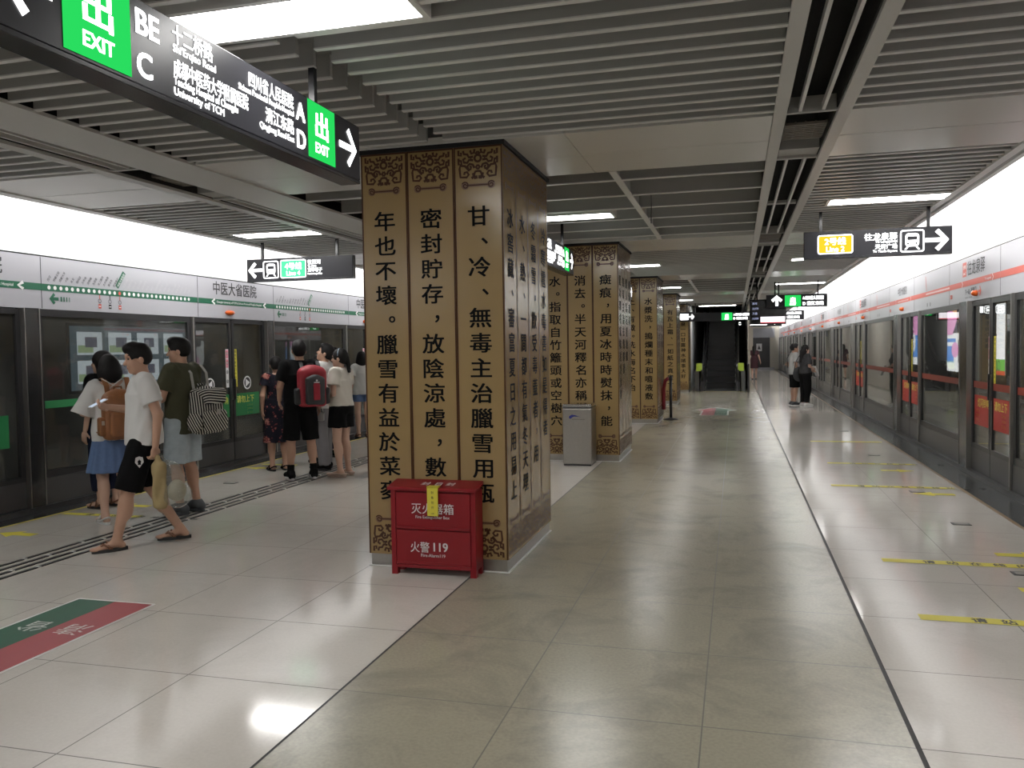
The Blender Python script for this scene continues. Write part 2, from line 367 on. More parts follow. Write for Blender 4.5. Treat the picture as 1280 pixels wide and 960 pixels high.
def side_wall(nm, X, sg, fx):
    """fascia, washed upper wall above it and the header behind the screen doors; sg points into the station"""
    b = MB()
    f0, f1 = sorted((X-sg*0.25, X+sg*0.02)); b.box(f0, f1, -8, YFAR, 2.12, 2.672, 0)
    g0, g1 = sorted((X-sg*0.25, X+sg*0.0)); b.box(g0, g1, -8, YFAR, 2.69, 3.8, 1)
    h0, h1 = sorted((X-sg*0.25, X-sg*0.01)); b.box(h0, h1, -8, YFAR, 2.672, 2.69, 2)
    for y in fx: b.box(*sorted((X+sg*0.0195, X+sg*0.0208)), y-0.004, y+0.004, 2.125, 2.668, 2); b.box(*sorted((X-sg*0.001, X+sg*0.001)), y-0.003, y+0.003, 2.70, 3.3, 3)
    return struct(b.build(nm, [M_WHITE, M_WASH, M_DARK, M_LINK]))
yl = [7.156+DP*k for k in range(-3, 11)]; yr = [12.42+DP*k for k in range(-4, 10)]
wl = side_wall('wall_left', XL, 1, yl+[y+2.63 for y in yl])
wr = side_wall('wall_right', XR, -1, yr+[y+2.30 for y in yr])
for i, y in enumerate(yl):
    if i == 0:
        n0 = len(C.objects); fascia_left(wl, y); made = [o for o in C.objects if o.parent == wl]
    else:
        for m_ in made: c = m_.copy(); C.objects.link(c); c.location.y = y-yl[0]
    lamp(wl, (XL+0.02, y+3.34, 2.205), 1)
wrk = {}
for i, y in enumerate(yr):
    kd = i % 2; yy = y+2.30
    if kd not in wrk:
        before = set(o.name for o in C.objects); fascia_right(wr, yy, kd); wrk[kd] = (yy, [o for o in C.objects if o.name not in before])
    else:
        for m_ in wrk[kd][1]: c = m_.copy(); C.objects.link(c); c.location.y = yy-wrk[kd][0]
    lamp(wr, (XR-0.02, yy-3.62, 2.205), -1)

# tunnels beyond the screen doors
for nm, xa, xb in (('wall_left_tunnel', -11.3, XL-0.3), ('wall_right_tunnel', XR+0.3, 7.0)):
    b = MB(); xo = xa if xb < 0 else xb; xi = xb if xb < 0 else xa
    b.box(*sorted((xo, xo+(0.3 if xo > 0 else -0.3))), -8, YFAR, -1.3, 4.2); b.box(min(xa, xb), max(xa, xb), -8, YFAR, 4.0, 4.2); b.box(min(xa, xb), max(xa, xb), -8, YFAR, -1.4, -1.2)
    b.box(*sorted((xi, xi+(0.2 if xo < 0 else -0.2))), -8, YFAR, -1.3, -0.12)
    struct(b.build(nm, M_TUNNEL))

# ---------------------------------------------------------------- platform screen doors
def frame_panel(mb, y0, y1, z0, z1, bd, d=0.02, m=0, bb=None):
    bb = bd if bb is None else bb
    mb.box(-d, d, y0, y1, z0, z0+bb, m).box(-d, d, y0, y1, z1-bd, z1, m).box(-d, d, y0, y0+bd, z0+bb, z1-bd, m).box(-d, d, y1-bd, y1, z0+bb, z1-bd, m)
def fixed_window(X, y0, wd, sg, band):
    r = sempty('window_1', (X, y0, 0))
    f = MB(); frame_panel(f, 0, wd, 0.33, 2.12, 0.075); f.build('frame', M_FRAME, r)
    MB().box(-0.03, 0.03, 0.0, wd, 0.055, 0.33).build('kick_plate', M_KICK, r)
    MB().box(-0.05, 0.08 if sg > 0 else 0.05, -0.3, DP-0.3, 0.001, 0.055).build('sill', M_KICK, r) if sg > 0 else MB().box(-0.08, 0.05, -0.3, DP-0.3, 0.001, 0.055).build('sill', M_KICK, r)
    g = MB().box(-0.005, 0.005, 0.075, wd-0.075, 0.405, 2.045).build('glass', M_GLASS, r)
    MB().box(*sorted((sg*0.006, sg*0.008)), 0.08, wd-0.08, 1.065, 1.145).build('safety_band', band, g)
    MB().box(-0.05, 0.05, wd-0.0, wd+0.035, 0.055, 2.12).build('mullion', M_STEEL, r)
    return r
def post(X, y0, wd, sg, num):
    b = MB().box(*sorted((-sg*0.05, sg*0.07)), 0.012, wd-0.012, 0.055, 2.12, 0).box(*sorted((sg*0.0, sg*0.076)), 0, 0.012, 0.055, 2.12, 1).box(*sorted((sg*0.0, sg*0.076)), wd-0.012, wd, 0.055, 2.12, 1)
    return struct(b.build('trim_1', [M_POST, M_STEEL], None, loc=(X, y0, 0)))
def door(X, y0, wd, sg, stickers, band):
    r = sempty('door_1', (X, y0, 0)); h = wd/2
    for li, (a, b_) in enumerate(((0.0, h-0.004), (h+0.004, wd))):
        lf = MB(); frame_panel(lf, a+0.01, b_, 0.33, 2.11, 0.055); lf.box(-0.018, 0.018, a+0.01, b_, 0.06, 0.33, 1)
        lf = lf.build('door_leaf', [M_FRAME, M_KICK], r)
        g = MB().box(-0.005, 0.005, a+0.065, b_-0.055, 0.385, 2.055).build('glass', M_GLASS, lf)
        MB().box(-0.018+sg*0.02, 0.018+sg*0.03, (b_-0.05 if li == 0 else a+0.03), (b_-0.03 if li == 0 else a+0.05), 0.95, 1.25).build('handle', M_DSTEEL, lf)
        if band: MB().box(*sorted((sg*0.006, sg*0.008)), a+0.068, b_-0.058, 1.065, 1.145).build('safety_band', band, lf)
        if not stickers: continue
        # reading direction: left wall +y, right wall -y
        first = (li == 0) if sg > 0 else (li == 1)
        fr = Frame((sg*0.006, a if sg > 0 else b_, 0), (0, 1 if sg > 0 else -1, 0)); W_ = b_-a
        red = sg < 0; bg = M_REDST if red else M_GREENB
        pr = Print(fr, 0.001); z0, z1 = (0.62, 0.98) if red else (0.70, 1.03)
        u0, u1 = (W_*0.12, W_-0.07) if first else (0.07, W_*0.80)
        pr.rect(u0, u1, z0, z1, 0)
        hx = u1-0.03 if first else u0+0.04
        pr.text('灯闪铃响' if first else '请勿上下', hx, z1-0.13, 0.115, 1, 0.02, 'r' if first else 'l')
        for q in range(3): pr.text(('注意安全', '文明乘车', '先下后上')[q], (u0+0.06 if first else u0+0.30), z1-0.2-q*0.055, 0.04, 1, 0.0)
        pr.build('warning_sticker', [bg, mat('yellow_letters', (0.75, 0.72, 0.12), 0.5)], lf)
        if not red:
            cu = W_*0.42 if first else W_*0.45
            pr = Print(fr, 0.001); pr.disc(cu, 1.18, 0.10, 0, n=28); pr.disc(cu, 1.18, 0.08, 1, 0.0005, 28)
            s_ = -1 if first else 1
            pr.poly([(cu-s_*0.045, 1.18-0.062), (cu+s_*0.065, 1.18), (cu-s_*0.045, 1.18+0.062)][::(1 if s_ > 0 else -1)], 0, 0.001)
            pr.build('slide_direction_sticker', [M_PAPER, M_INK], lf)
        pr = Print(fr, 0.001)
        if first:
            uu = W_-0.13; pr.rect(uu, uu+0.07, 1.13, 1.68, 0); cs = (2, 2, 3, 2)
            for q in range(4):
                zz = 1.61-q*0.135; pr.rect(uu+0.004, uu+0.066, zz-0.06, zz+0.06, (4, 4, 0, 0)[q], 0.0004); pr.disc(uu+0.035, zz+0.012, 0.026, 1 if q < 2 else 3, 0.0008); pr.disc(uu+0.035, zz+0.012, 0.018, 0, 0.0012); pr.rect(uu+0.028, uu+0.042, zz+0.0, zz+0.024, 3, 0.0016)
            pr.build('pictogram_strip', [M_PAPER, M_REDST, M_INK, mat('black_mark', (0.02, 0.02, 0.02)), mat('pink_sticker', (0.75, 0.28, 0.36))], lf)
        else:
            uu = 0.065; pr.rect(uu, uu+0.075, 1.13, 1.68, 0)
            for q, ch in enumerate('请勿手扶车门小心夹手'): pr.text(ch, uu+0.037, 1.63-q*0.053, 0.042, 1, 0.01, 'c')
            pr.build('caution_strip', [M_YELLOW, M_INK], lf)
    return r
nwin = ndoor = npost = 0
def place(src, name, y):
    o = src if not src.get('used') else copy_tree(src); src['used'] = 1; o.name = name; o.location.y = y; return o
PL, PR = 0.20, 0.38
wsrc = {s: fixed_window(x, 0, 2.55, s, b) for s, x, b in ((1, XL, M_FBAND), (-1, XR, M_FBANDR))}
dsrc = {(s, st): door(x, 0, DP-2.585-(PL if s > 0 else PR), s, st, None if s > 0 else M_FBANDR) for s, x in ((1, XL), (-1, XR)) for st in (0, 1)}
psrc = {1: post(XL, 0, PL, 1, 1), -1: post(XR, 0, PR, -1, 1)}
for sg, y0, k0, pw in ((1, 7.07, -3, PL), (-1, 11.68, -4, PR)):
    for k in range(k0, k0+14):
        y = y0+DP*k; nwin += 1; ndoor += 1; npost += 1
        wn_ = place(wsrc[sg], f'window_{nwin}', y)
        if sg < 0 and k == 1: wn_.scale.y = (2.55+1.27)/2.55
        if sg < 0 and k >= 1: y += 1.27
        if sg < 0 and k > 1: wn_.location.y = y
        place(dsrc[(sg, 1 if -4 < y < 20 else 0)], f'door_{ndoor}', y+2.585)
        place(psrc[sg], f'trim_{npost}', y+DP-pw)

# ---------------------------------------------------------------- ceiling
cs = MB().box(XL, -1.6, -8, YFAR, 3.8, 3.95).box(-1.6, 0.42, -8, 32.4, 3.8, 3.95).box(0.42, XR, -8, YFAR, 3.8, 3.95)
ceil = struct(cs.build('ceiling', M_TUNNEL))
ceil_u = MB().box(-4.08, 0.24, -8, 32, 3.42, 3.44).box(0.71, 2.1, -8, YFAR, 3.42, 3.44).box(-6.36, -4.97, -8, YFAR, 3.42, 3.44).build('upper_sheet', mat('upper_ceiling_sheet', (0.30, 0.30, 0.29), 0.6), ceil)
def slats(x0, x1, y0, y1, pitch, h, lip, z=CZ):
    b = MB(); n = max(1, int((y1-y0)/pitch)); p = (y1-y0)/n
    for i in range(n):
        y = y0+p*(i+0.5); b.box(x0, x1, y-0.014, y+0.014, z+0.008, z+h, 0); b.box(x0, x1, y-lip/2, y+lip/2, z, z+0.008, 1)
    return b
def xbar(b, x, y0, y1, h=0.2): b.box(x-0.03, x+0.03, y0, y1, CZ-0.001, CZ+0.012, 1); b.box(x-0.014, x+0.014, y0, y1, CZ+0.008, CZ+h, 0); return b
SM = [M_CEIL, M_LIP]
for k in range(-2, 10):
    y0 = 5.68+PER*(k-1)+1.34; y1 = 5.68+PER*k            # the open bay
    b0, b1 = y1, y1+1.34                                    # the solid band after it
    dense = k % 2 == 0
    if k <= 4:
        if dense:
            MBs = slats(-1.99, 0.24, y0, y1, 0.178, 0.125, 0.034); MBs.build('slat_panel', SM, ceil)
            slats(-4.08, -2.11, y0+0.09, y1, 0.178, 0.125, 0.034, CZ-0.0).build('slat_panel', SM, ceil)
        else:
            g = slats(-4.08, 0.24, y0+0.02, y1-0.02, 0.655, 0.21, 0.055); xbar(g, -1.0, y0, y1); xbar(g, -2.95, y0, y1); g.build('grid_panel', SM, ceil)
    for (x0, x1) in ((0.71, 2.06), (-6.32, -4.97)):
        if k % 2 == 0: slats(x0, x1, y0, y1, 0.18, 0.12, 0.034).build('slat_panel', SM, ceil)
        else: slats(x0, x1, y0, y1, 0.163, 0.07, 0.04).build('slat_panel', SM, ceil)
        p = MB().box(x0, x1, b0, b0+0.665, CZ, CZ+0.05).box(x0, x1, b0+0.672, b1, CZ-0.001, CZ+0.05); p.build('solid_panel', M_CPAN, ceil)
    if k <= 4:
        p = MB(); xs = [-4.08, -2.62, -1.14, 0.24]
        for i in range(3): p.box(xs[i]+0.003, xs[i+1]-0.003, b0, b0+0.667, CZ, CZ+0.05).box(xs[i]+0.003, xs[i+1]-0.003, b0+0.673, b1, CZ, CZ+0.05)
        p.build('solid_panel', M_CPAN, ceil)
    for (xa, xb) in ((0.32, 0.63), (-4.86, -4.60)):
        s = MB()
        for q in (0.27, 0.72): x = xa+(xb-xa)*q; s.box(x-0.010, x+0.010, y0, y1, CZ+0.005, CZ+0.05, 1)
        s.box(xa, xb, y1-0.03, y1+0.01, CZ, CZ+0.1, 0); s.box(xa, xb, b1-0.25, b1, CZ+0.02, CZ+0.1, 0); s.box(xa, xb, b1-0.02, b1+0.03, CZ, CZ+0.1, 0)
        s.box(xa, xb, (y0+y1)/2-0.05, (y0+y1)/2+0.05, CZ+0.02, CZ+0.05, 0)
        s.build('cable_slot_rail', SM, ceil)
        gr = MB()
        for q in range(9): gr.box(xa+0.02, xb-0.02, b0+0.45+q*0.05, b0+0.47+q*0.05, CZ+0.04, CZ+0.06)
        for q in range(5): x = xa+0.02+(xb-xa-0.04)*q/4; gr.box(x-0.006, x+0.006, b0+0.45, b0+0.87, CZ+0.045, CZ+0.065)
        gr.build('vent_grille', mat('brown_grey_grille', (0.22, 0.20, 0.17), 0.5), ceil)
def rail(xa, xb, z0, z1, m): return MB().box(xa, xb, -8, YFAR, z0, z1).build('edge_rail_or_slot_shade', m, ceil)
for xa, xb in ((0.24, 0.32), (0.63, 0.71), (-4.56, -4.08), (-4.97, -4.86)): rail(xa, xb, CZ-0.012, CZ+0.012, mat('pale_rail', (0.58, 0.575, 0.55), 0.4))
rail(0.33, 0.62, 3.40, 3.41, M_DARK); rail(-4.85, -4.61, 3.40, 3.41, M_DARK)  # near-black sheets paint the shade inside the cable slots
for x in (0.325, 0.625, -4.855, -4.605): rail(x-0.004, x+0.004, CZ+0.013, 3.41, M_DARK)  # near-black side liners, slot shade put into their colour
rail(2.06, 2.13, CZ-0.012, CZ+0.06, M_LIP); rail(2.13, 2.185, CZ+0.02, CZ+0.06, M_CEIL); rail(2.185, 2.23, CZ-0.004, CZ+0.07, M_LIP); rail(2.23, 2.236, CZ-0.002, CZ+0.07, M_KICK); rail(2.07, 2.09, CZ+0.06, 3.8, M_LIP)
rail(-6.39, -6.32, CZ-0.012, CZ+0.06, M_LIP); rail(-6.425, -6.39, CZ+0.02, CZ+0.06, M_CEIL); rail(-6.48, -6.425, CZ-0.004, CZ+0.07, M_LIP); rail(-6.486, -6.48, CZ-0.002, CZ+0.07, M_KICK); rail(-6.35, -6.33, CZ+0.06, 3.8, M_LIP)

# end wall with its dark door, and the walls of the escalator shaft
eb = MB().box(XL-0.3, XR+0.3, YFAR, YFAR+0.3, 0, 4, 0).box(-0.2, 2.5, YFAR-0.06, YFAR, 2.12, 2.75, 1).box(-0.2, 2.5, YFAR-0.05, YFAR, 0, 0.12, 1)
struct(eb.build('wall_back', [mat('cream_wall', (0.62, 0.58, 0.50), 0.5), M_WHITE]))
dd = struct(MB().box(0.45, 2.2, YFAR-0.05, YFAR+0.0, 0.12, 2.12).box(1.30, 1.32, YFAR-0.055, YFAR-0.05, 0.12, 2.12).build('door_29', M_FRAME))
pr = Print(Frame((1.33, YFAR-0.056, 0), (1, 0, 0))); pr.rect(0.0, 0.36, 1.22, 1.72, 0); pr.poly([(0.08, 1.34), (0.28, 1.34), (0.18, 1.62)], 1, 0.001); pr.build('notice', [M_PAPER, M_INK], dd)
CRM = mat('cream_wall', (0.62, 0.58, 0.50), 0.5)
struct(MB().box(0.44, 0.50, 30.9, 45, 0, 3.8).box(0.44, 0.86, 44.5, 45, 0, 3.8).build('wall_shaft_right', CRM))
struct(MB().box(-1.86, -1.60, 31.0, 45, 0, 3.8).build('wall_shaft_left', mat('pale_grey_wall', (0.55, 0.56, 0.57), 0.4)))
struct(MB().box(-1.60, 0.44, 32.4, 32.6, 3.1, 6.5).box(-1.6, 0.44, 44, 44.2, 0, 6.5).box(-1.7, -1.6, 31.2, 44, 3.8, 6.5).box(0.44, 0.54, 31.2, 44, 3.8, 6.5).box(-1.7, 0.54, 32.5, 44, 6.5, 6.6).build('wall_shaft_back', M_FRAME))
struct(MB().box(XL-0.3, XR+0.3, -8.3, -8, 0, 4).build('wall_front', CRM))

# ---------------------------------------------------------------- fluorescent ceiling lights
def ceiling_light(x0, x1, y, label, w_=0.32):
    r = thing('ceiling_light', label, 'light', ((x0+x1)/2, y, CZ), group='fluorescent ceiling lights'); L_ = (x1-x0)/2; h = w_/2
    MB().box(-L_-0.03, L_+0.03, -h-0.03, -h, -0.008, 0.10).box(-L_-0.03, L_+0.03, h, h+0.03, -0.008, 0.10).box(-L_-0.03, -L_, -h, h, -0.008, 0.10).box(L_, L_+0.03, -h, h, -0.008, 0.10).box(-L_, L_, -h, h, 0.07, 0.10).build('housing', M_LIP, r)
    MB().box(-L_+0.002, L_-0.002, -h+0.002, h-0.002, -0.004, 0.02).build('diffuser', M_LAMP, r)
    return r
ORD = ['first', 'second', 'third', 'fourth', 'fifth', 'sixth', 'seventh', 'eighth', 'ninth', 'tenth']
for k in range(-1, 9):
    y = 3.335+PER*k
    if k <= 4 or k == 5:
        if k == 5: ceiling_light(-1.30, 0.0, 31.45, 'fluorescent light over the foot of the escalator'); 
        lb = {0: 'bright fluorescent panel above the black exit direction board', -1: 'fluorescent panel in the slatted ceiling behind the viewer'}.get(k, f'fluorescent panel over the column row, in front of column {k+1} from the red box')
        if k <= 4: ceiling_light(-2.50, -1.33, y, lb)
    ceiling_light(0.95, 2.07, y, f'slim fluorescent light over the white right platform edge, {ORD[k+1]} along that row')
    ceiling_light(-6.05, -4.99, y, f'slim fluorescent light over the platform edge by the green line doors, {ORD[k+1]} along that row')
# ================================================================ COLUMNS
CW, CD, CH = 1.09, 1.42, 3.07
def spiral(cx, cy, r0, r1, a0, turns, n=22, fl=1):
    return [(cx+fl*(r0+(r1-r0)*i/n)*math.cos(a0+2*math.pi*turns*i/n), cy+(r0+(r1-r0)*i/n)*math.sin(a0+2*math.pi*turns*i/n)) for i in range(n+1)]
def fret(pr, uc, v, s, up):
    """scroll medallion hanging down from v (up=1) or standing on it (up=-1); s is the half width"""
    Y = lambda q: v-up*q*s*1.0
    w_ = s*0.105
    def rb(pts, closed=False, wd=w_):
        for f in (1, -1): pr.ribbon([(uc+f*a*s, Y(b)) for a, b in pts], wd, 0, closed)
    pr.ring(uc, Y(0.42), s*0.15, w_, 0, 20)
    rb([(0.15, 0.0), (0.17, 0.16), (0.30, 0.20), (0.36, 0.05)]); rb([(0.0, 0.12), (0.10, 0.20), (0.0, 0.24)])
    rb([(0.22, 0.34), (0.42, 0.36), (0.50, 0.22), (0.66, 0.20), (0.70, 0.05)]); rb([(0.22, 0.50), (0.42, 0.48), (0.50, 0.60), (0.66, 0.58), (0.70, 0.44), (0.58, 0.38)])
    rb([(0.92, 0.02), (0.92, 0.24), (0.80, 0.26), (0.80, 0.12)]); rb([(0.92, 0.38), (0.92, 0.66), (0.78, 0.66), (0.80, 0.50), (0.92, 0.48)])
    rb([(0.30, 0.42), (0.36, 0.42)], wd=w_*2)
    rb([(0.16, 0.86), (0.24, 0.70), (0.40, 0.66), (0.50, 0.76), (0.46, 0.90), (0.34, 0.90), (0.32, 0.80), (0.40, 0.78)])
    rb([(0.40, 0.98), (0.62, 0.74), (0.84, 0.72), (0.88, 0.86), (0.84, 1.24), (0.54, 1.26), (0.44, 1.14), (0.52, 1.02), (0.64, 1.04), (0.66, 1.14)])
    rb([(0.0, 1.0), (0.12, 1.02), (0.18, 1.14), (0.14, 1.34), (0.06, 1.32), (0.08, 1.20)]); rb([(0.0, 0.72), (0.09, 0.82), (0.0, 0.92)])
    rb([(0.24, 1.08), (0.20, 1.26), (0.26, 1.32), (0.30, 1.24)])
def knot(pr, uc, v, s):
    pr.ribbon([(uc-s, v), (uc+s, v)], s*0.22, 1); pr.ribbon([(uc-s*0.9, v), (uc+s*0.9, v)], s*0.08, 0, dd=0.0004)
    for f in (1, -1):
        pr.disc(uc+f*s, v, s*0.30, 1, 0.0002); pr.ribbon(spiral(uc+f*s, v, s*0.28, s*0.06, 0.5, 1.4, 20, f), s*0.09, 0, dd=0.0006)
M_BROWN2 = mat('ochre_print', (0.14, 0.075, 0.035), 0.35)
def panel_face(root, fr, wd, n, texts, name):
    pw = wd/n
    for i in range(n):
        f = Frame(fr.p(i*pw, 0), fr.u)
        P = [f.p(0.002, 0.095, -0.012), f.p(pw-0.002, 0.095, -0.012), f.p(pw-0.002, CH, -0.012), f.p(0.002, CH, -0.012), f.p(0.002, 0.095), f.p(pw-0.002, 0.095), f.p(pw-0.002, CH), f.p(0.002, CH)]
        pn = MB().add(P, [(0,3,2,1),(4,5,6,7),(0,1,5,4),(1,2,6,5),(2,3,7,6),(3,0,4,7)]).build(name, M_GOLD, root)
        pr = Print(f); pr.rect(0.002, 0.012, 0.095, CH, 0); pr.rect(pw-0.012, pw-0.002, 0.095, CH, 0); pr.rect(0.012, pw-0.012, CH-0.012, CH, 0, -0.0004)
        s = pw*0.43; fret(pr, pw/2, CH-0.02, s, 1); knot(pr, pw/2, CH-0.275, s*0.62)
        fret(pr, pw/2, 0.11, s, -1); knot(pr, pw/2, 0.36, s*0.62)
        pr.build('ornament', [M_BROWN, M_BROWN2], pn)
        if texts and i < len(texts) and texts[i]:
            pr = Print(f, 0.002); t, z0, dz = texts[i]
            for q, ch in enumerate(t):
                z = z0-q*dz
                if ch == ' ': continue
                if ch in '，。、': pr.text(ch, pw/2+0.02, z-0.01, 0.15, 0, 0.02)
                else: pr.text(ch, pw/2, z-0.057, 0.152, 0, 0.022, 'c', 1.14)
            pr.build('inscription', M_BLACKINK, pn)
def column(k, label, front, side):
    y0 = 5.70+PER*k
    r = thing('column', label, 'column', (CX, y0+CD/2, 0), group='gold columns down the middle of the platform')
    MB().box(-CW/2+0.03, CW/2-0.03, -CD/2+0.03, CD/2-0.03, 0.09, CH-0.005).box(-CW/2-0.02, CW/2+0.02, -CD/2-0.02, CD/2+0.02, CH, 3.10).build('core', M_DARK, r)
    MB().box(-CW/2+0.012, CW/2-0.012, -CD/2+0.012, CD/2-0.012, 0.0, 0.094).build('plinth', M_STEEL, r)
    MB().box(-CW/2-0.004, CW/2+0.004, -CD/2-0.004, CD/2+0.004, 0.0, 0.006).build('base_trim', M_LIP, r)
    panel_face(r, Frame((-CW/2, -CD/2, 0), (1, 0, 0)), CW, 3, front, 'front_panel')
    panel_face(r, Frame((CW/2, -CD/2, 0), (0, 1, 0)), CD, 4, side, 'side_panel')
    panel_face(r, Frame((-CW/2, CD/2, 0), (0, -1, 0)), CD, 4, None, 'side_panel')
    panel_face(r, Frame((CW/2, CD/2, 0), (-1, 0, 0)), CW, 3, None, 'back_panel')
    return r
Z0, DZ = 2.575, 0.1815
T = lambda *a: [(t, Z0, DZ) for t in a]
column(0, 'gold column with black calligraphy, red fire extinguisher box at its foot', T('年也不壞。臘雪有益於菜麥', '密封貯存，放陰涼處，數', '甘、冷、無毒主治臘雪用瓶'),
       T('冰窖藏、審富夏日之用易上', '水、熱、一間都有氣冬天埋', '冬霜雪。飲受毒蓋者，用', '冷寒雹水毒害如是得者'))
column(1, 'gold column with black calligraphy, steel litter bin in front of it', T('水。指取自竹籬頭或空樹穴', '消去。半天河釋名亦稱', '癍痕，用夏冰時時熨抹，能'), T('夏冰釋名氣味甘冷大寒', '無毒主治去熱除煩', '熨人乳石發熱腫', '解燒酒毒'))
column(2, 'gold column with calligraphy, rope stanchion standing beside it', T('水氣味甘微寒無毒主治', '上、有微。洗水海名不治', '水漿洗，搗爛種末和噫液敷'), T('流水釋名千里水', '東流水甘爛水', '氣味甘平無毒', '主治病後虛弱'))
column(3, 'gold column with calligraphy between the rope stanchion and the escalator', T('井泉水釋名井華水新汲', '水名典經、井泉水釋名井、', '有瓦上霜、一如紙之真安一。'), T('井華水氣味甘平', '無毒主治酒後', '熱痢洗目中膚翳', '宜煎補陰之藥'))
column(4, 'gold column with calligraphy standing closest to the escalator', T('節氣水立春雨水', '醴泉主治心腹痛', '此泉一口甘露神水諸事大好'), T('玉井水氣味甘平', '無毒久服神仙', '令人體潤毛髮不白', '乳穴中水'))

# ================================================================ HANGING SIGNS
def sign_case(name, label, loc, rotz, L_, z0, z1, rods, d=0.09, cat='sign'):
    """local x along the sign; the lettered face looks along local -y"""
    r = thing(name, label, cat, loc, rotz)
    MB().box(-L_/2, L_/2, -d/2+0.004, d/2, z0, z1).box(-L_/2, L_/2, -d/2, -d/2+0.004, z0, z0+0.018).build('case', M_SIGN, r, bevel=0.003)
    MB().box(-L_/2+0.006, L_/2-0.006, -d/2-0.002, -d/2+0.003, z0+0.02, z1-0.006).build('face', M_SIGNF, r)
    for x in rods: MB().box(x-0.016, x+0.016, -0.016, 0.016, z1, CZ+0.12).build('hanger_rod', M_SIGN, r)
    return r, Frame((0, -d/2-0.002, 0), (1, 0, 0))
def train_icon(pr, u, v, h, w0=0, dk=1):
    pr.rrect(u-h*0.5, u+h*0.5, v-h*0.5, v+h*0.5, h*0.1, w0, 0, h*0.06)
    pr.rrect(u-h*0.30, u+h*0.30, v-h*0.26, v+h*0.36, h*0.14, w0)
    pr.rrect(u-h*0.22, u+h*0.22, v+0.04*h, v+h*0.22, h*0.04, dk, 0.0006)
    pr.disc(u-h*0.18, v-h*0.12, h*0.05, dk, 0.0006); pr.disc(u+h*0.18, v-h*0.12, h*0.05, dk, 0.0006)
    for f in (1, -1): pr.poly([(u+f*h*0.16, v-h*0.27), (u+f*h*0.24, v-h*0.27), (u+f*h*0.34, v-h*0.40), (u+f*h*0.25, v-h*0.40)][::(-1 if f > 0 else 1)], w0)
LIT = [M_GW, M_SIGNF, M_GG, M_GY, M_GT]
def exit_green(pr, u0, u1, z0, z1):
    pr.rect(u0, u1, z0, z1, 2, 0.0005); c = (u0+u1)/2; h = z1-z0; ms = (u1-u0)*0.62
    pr.text('出', c, z0+h*0.50, h*0.44, 0, 0.045, 'c', mw=ms) if h > 0.2 else None
    pr.text('口', c, z0+h*0.36, h*0.15, 0, 0.03, 'c', mw=ms); pr.text('EXIT', c, z0+h*0.16, h*0.22, 0, 0.03, 'c', mw=ms)
    for q in pr.mb.v[-1:]: pass
def lift(pr, d): pr.d += d
def exit_board(label, y0, y1, mirror=False):
    L_ = y1-y0; yc = (y0+y1)/2
    r, fr = sign_case('exit_direction_sign', label, (-2.13, yc, 0), math.pi/2, L_, 2.575, 2.90, (-L_/2+0.42, L_/2-0.42), 0.12)
    pr = Print(fr, 0.003); U = lambda y: y-yc; a, b = 2.605, 2.892; h = b-a
    g0, g1, g2, g3 = y0+0.29, y0+0.60, y1-0.60, y1-0.31
    for q0, q1 in ((g0, g1), (g2, g3)): bg = Print(fr, 0.002); bg.rect(U(q0), U(q1), a, b, 0); bg.build('green_exit_panel', M_GG, r)
    for q0, q1 in ((g0, g1), (g2, g3)):
        c = U((q0+q1)/2); q_ = Print(fr, 0.003); q_.text('出', c, a+h*0.44, h*0.50, 0, 0.03, 'c', 1.15); q_.text('EXIT', c, a+h*0.13, h*0.25, 0, 0.03, 'c', mw=0.19); q_.build('exit_lettering', M_GW, r)
    for ya, an in ((y0+0.15, math.pi), (y1-0.16, 0)): q_ = Print(fr, 0.003); q_.arrow(U(ya), (a+b)/2, 0.20, an, 0, k=0.17); q_.build('arrow', M_GW, r)
    x = U(g1)+0.03
    pr.text('BE', x, 2.775, 0.125, 0, 0.03); pr.text('C', x, 2.625, 0.125, 0, 0.03)
    pr.text('十二桥路', x+0.20, 2.815, 0.078, 0, 0.012, mw=0.25); pr.text("Shi'Erqiao Road", x+0.20, 2.775, 0.043, 0, 0.012, mw=0.29)
    pr.text('成都中医药大学附属医院', x+0.20, 2.69, 0.072, 0, 0.010, mw=0.50); pr.text('Teaching Hospital of Chengdu', x+0.20, 2.652, 0.043, 0, 0.010, mw=0.42); pr.text('University of TCM', x+0.20, 2.612, 0.043, 0, 0.012)
    pr.build('lettering', M_GW, r); pr = Print(fr, 0.003); x2 = U(g2)-0.03
    pr.text('A', x2, 2.76, 0.125, 0, 0.03, 'r'); pr.text('D', x2, 2.625, 0.125, 0, 0.03, 'r')
    pr.text('四川省人民医院', x2-0.11, 2.80, 0.075, 0, 0.010, 'r', mw=0.38); pr.text("Sichuan Provincial People's Hospital", x2-0.11, 2.762, 0.038, 0, 0.010, 'r', mw=0.46)
    pr.text('清江东路', x2-0.11, 2.68, 0.075, 0, 0.012, 'r', mw=0.25); pr.text('Qingjiang Road East', x2-0.11, 2.637, 0.040, 0, 0.012, 'r', mw=0.30)
    pr.build('lettering', M_GW, r); return r
exit_board('long black exit direction board with green panels, closest to the viewer', 1.93, 4.39)
exit_board('black exit direction board half hidden behind the column with the red box', 8.38, 10.84)
exit_board('black exit direction board partly hidden behind the column with the steel bin', 14.8, 17.26)
exit_board('black exit direction board beyond the column with the rope stanchion', 20.7, 23.16)
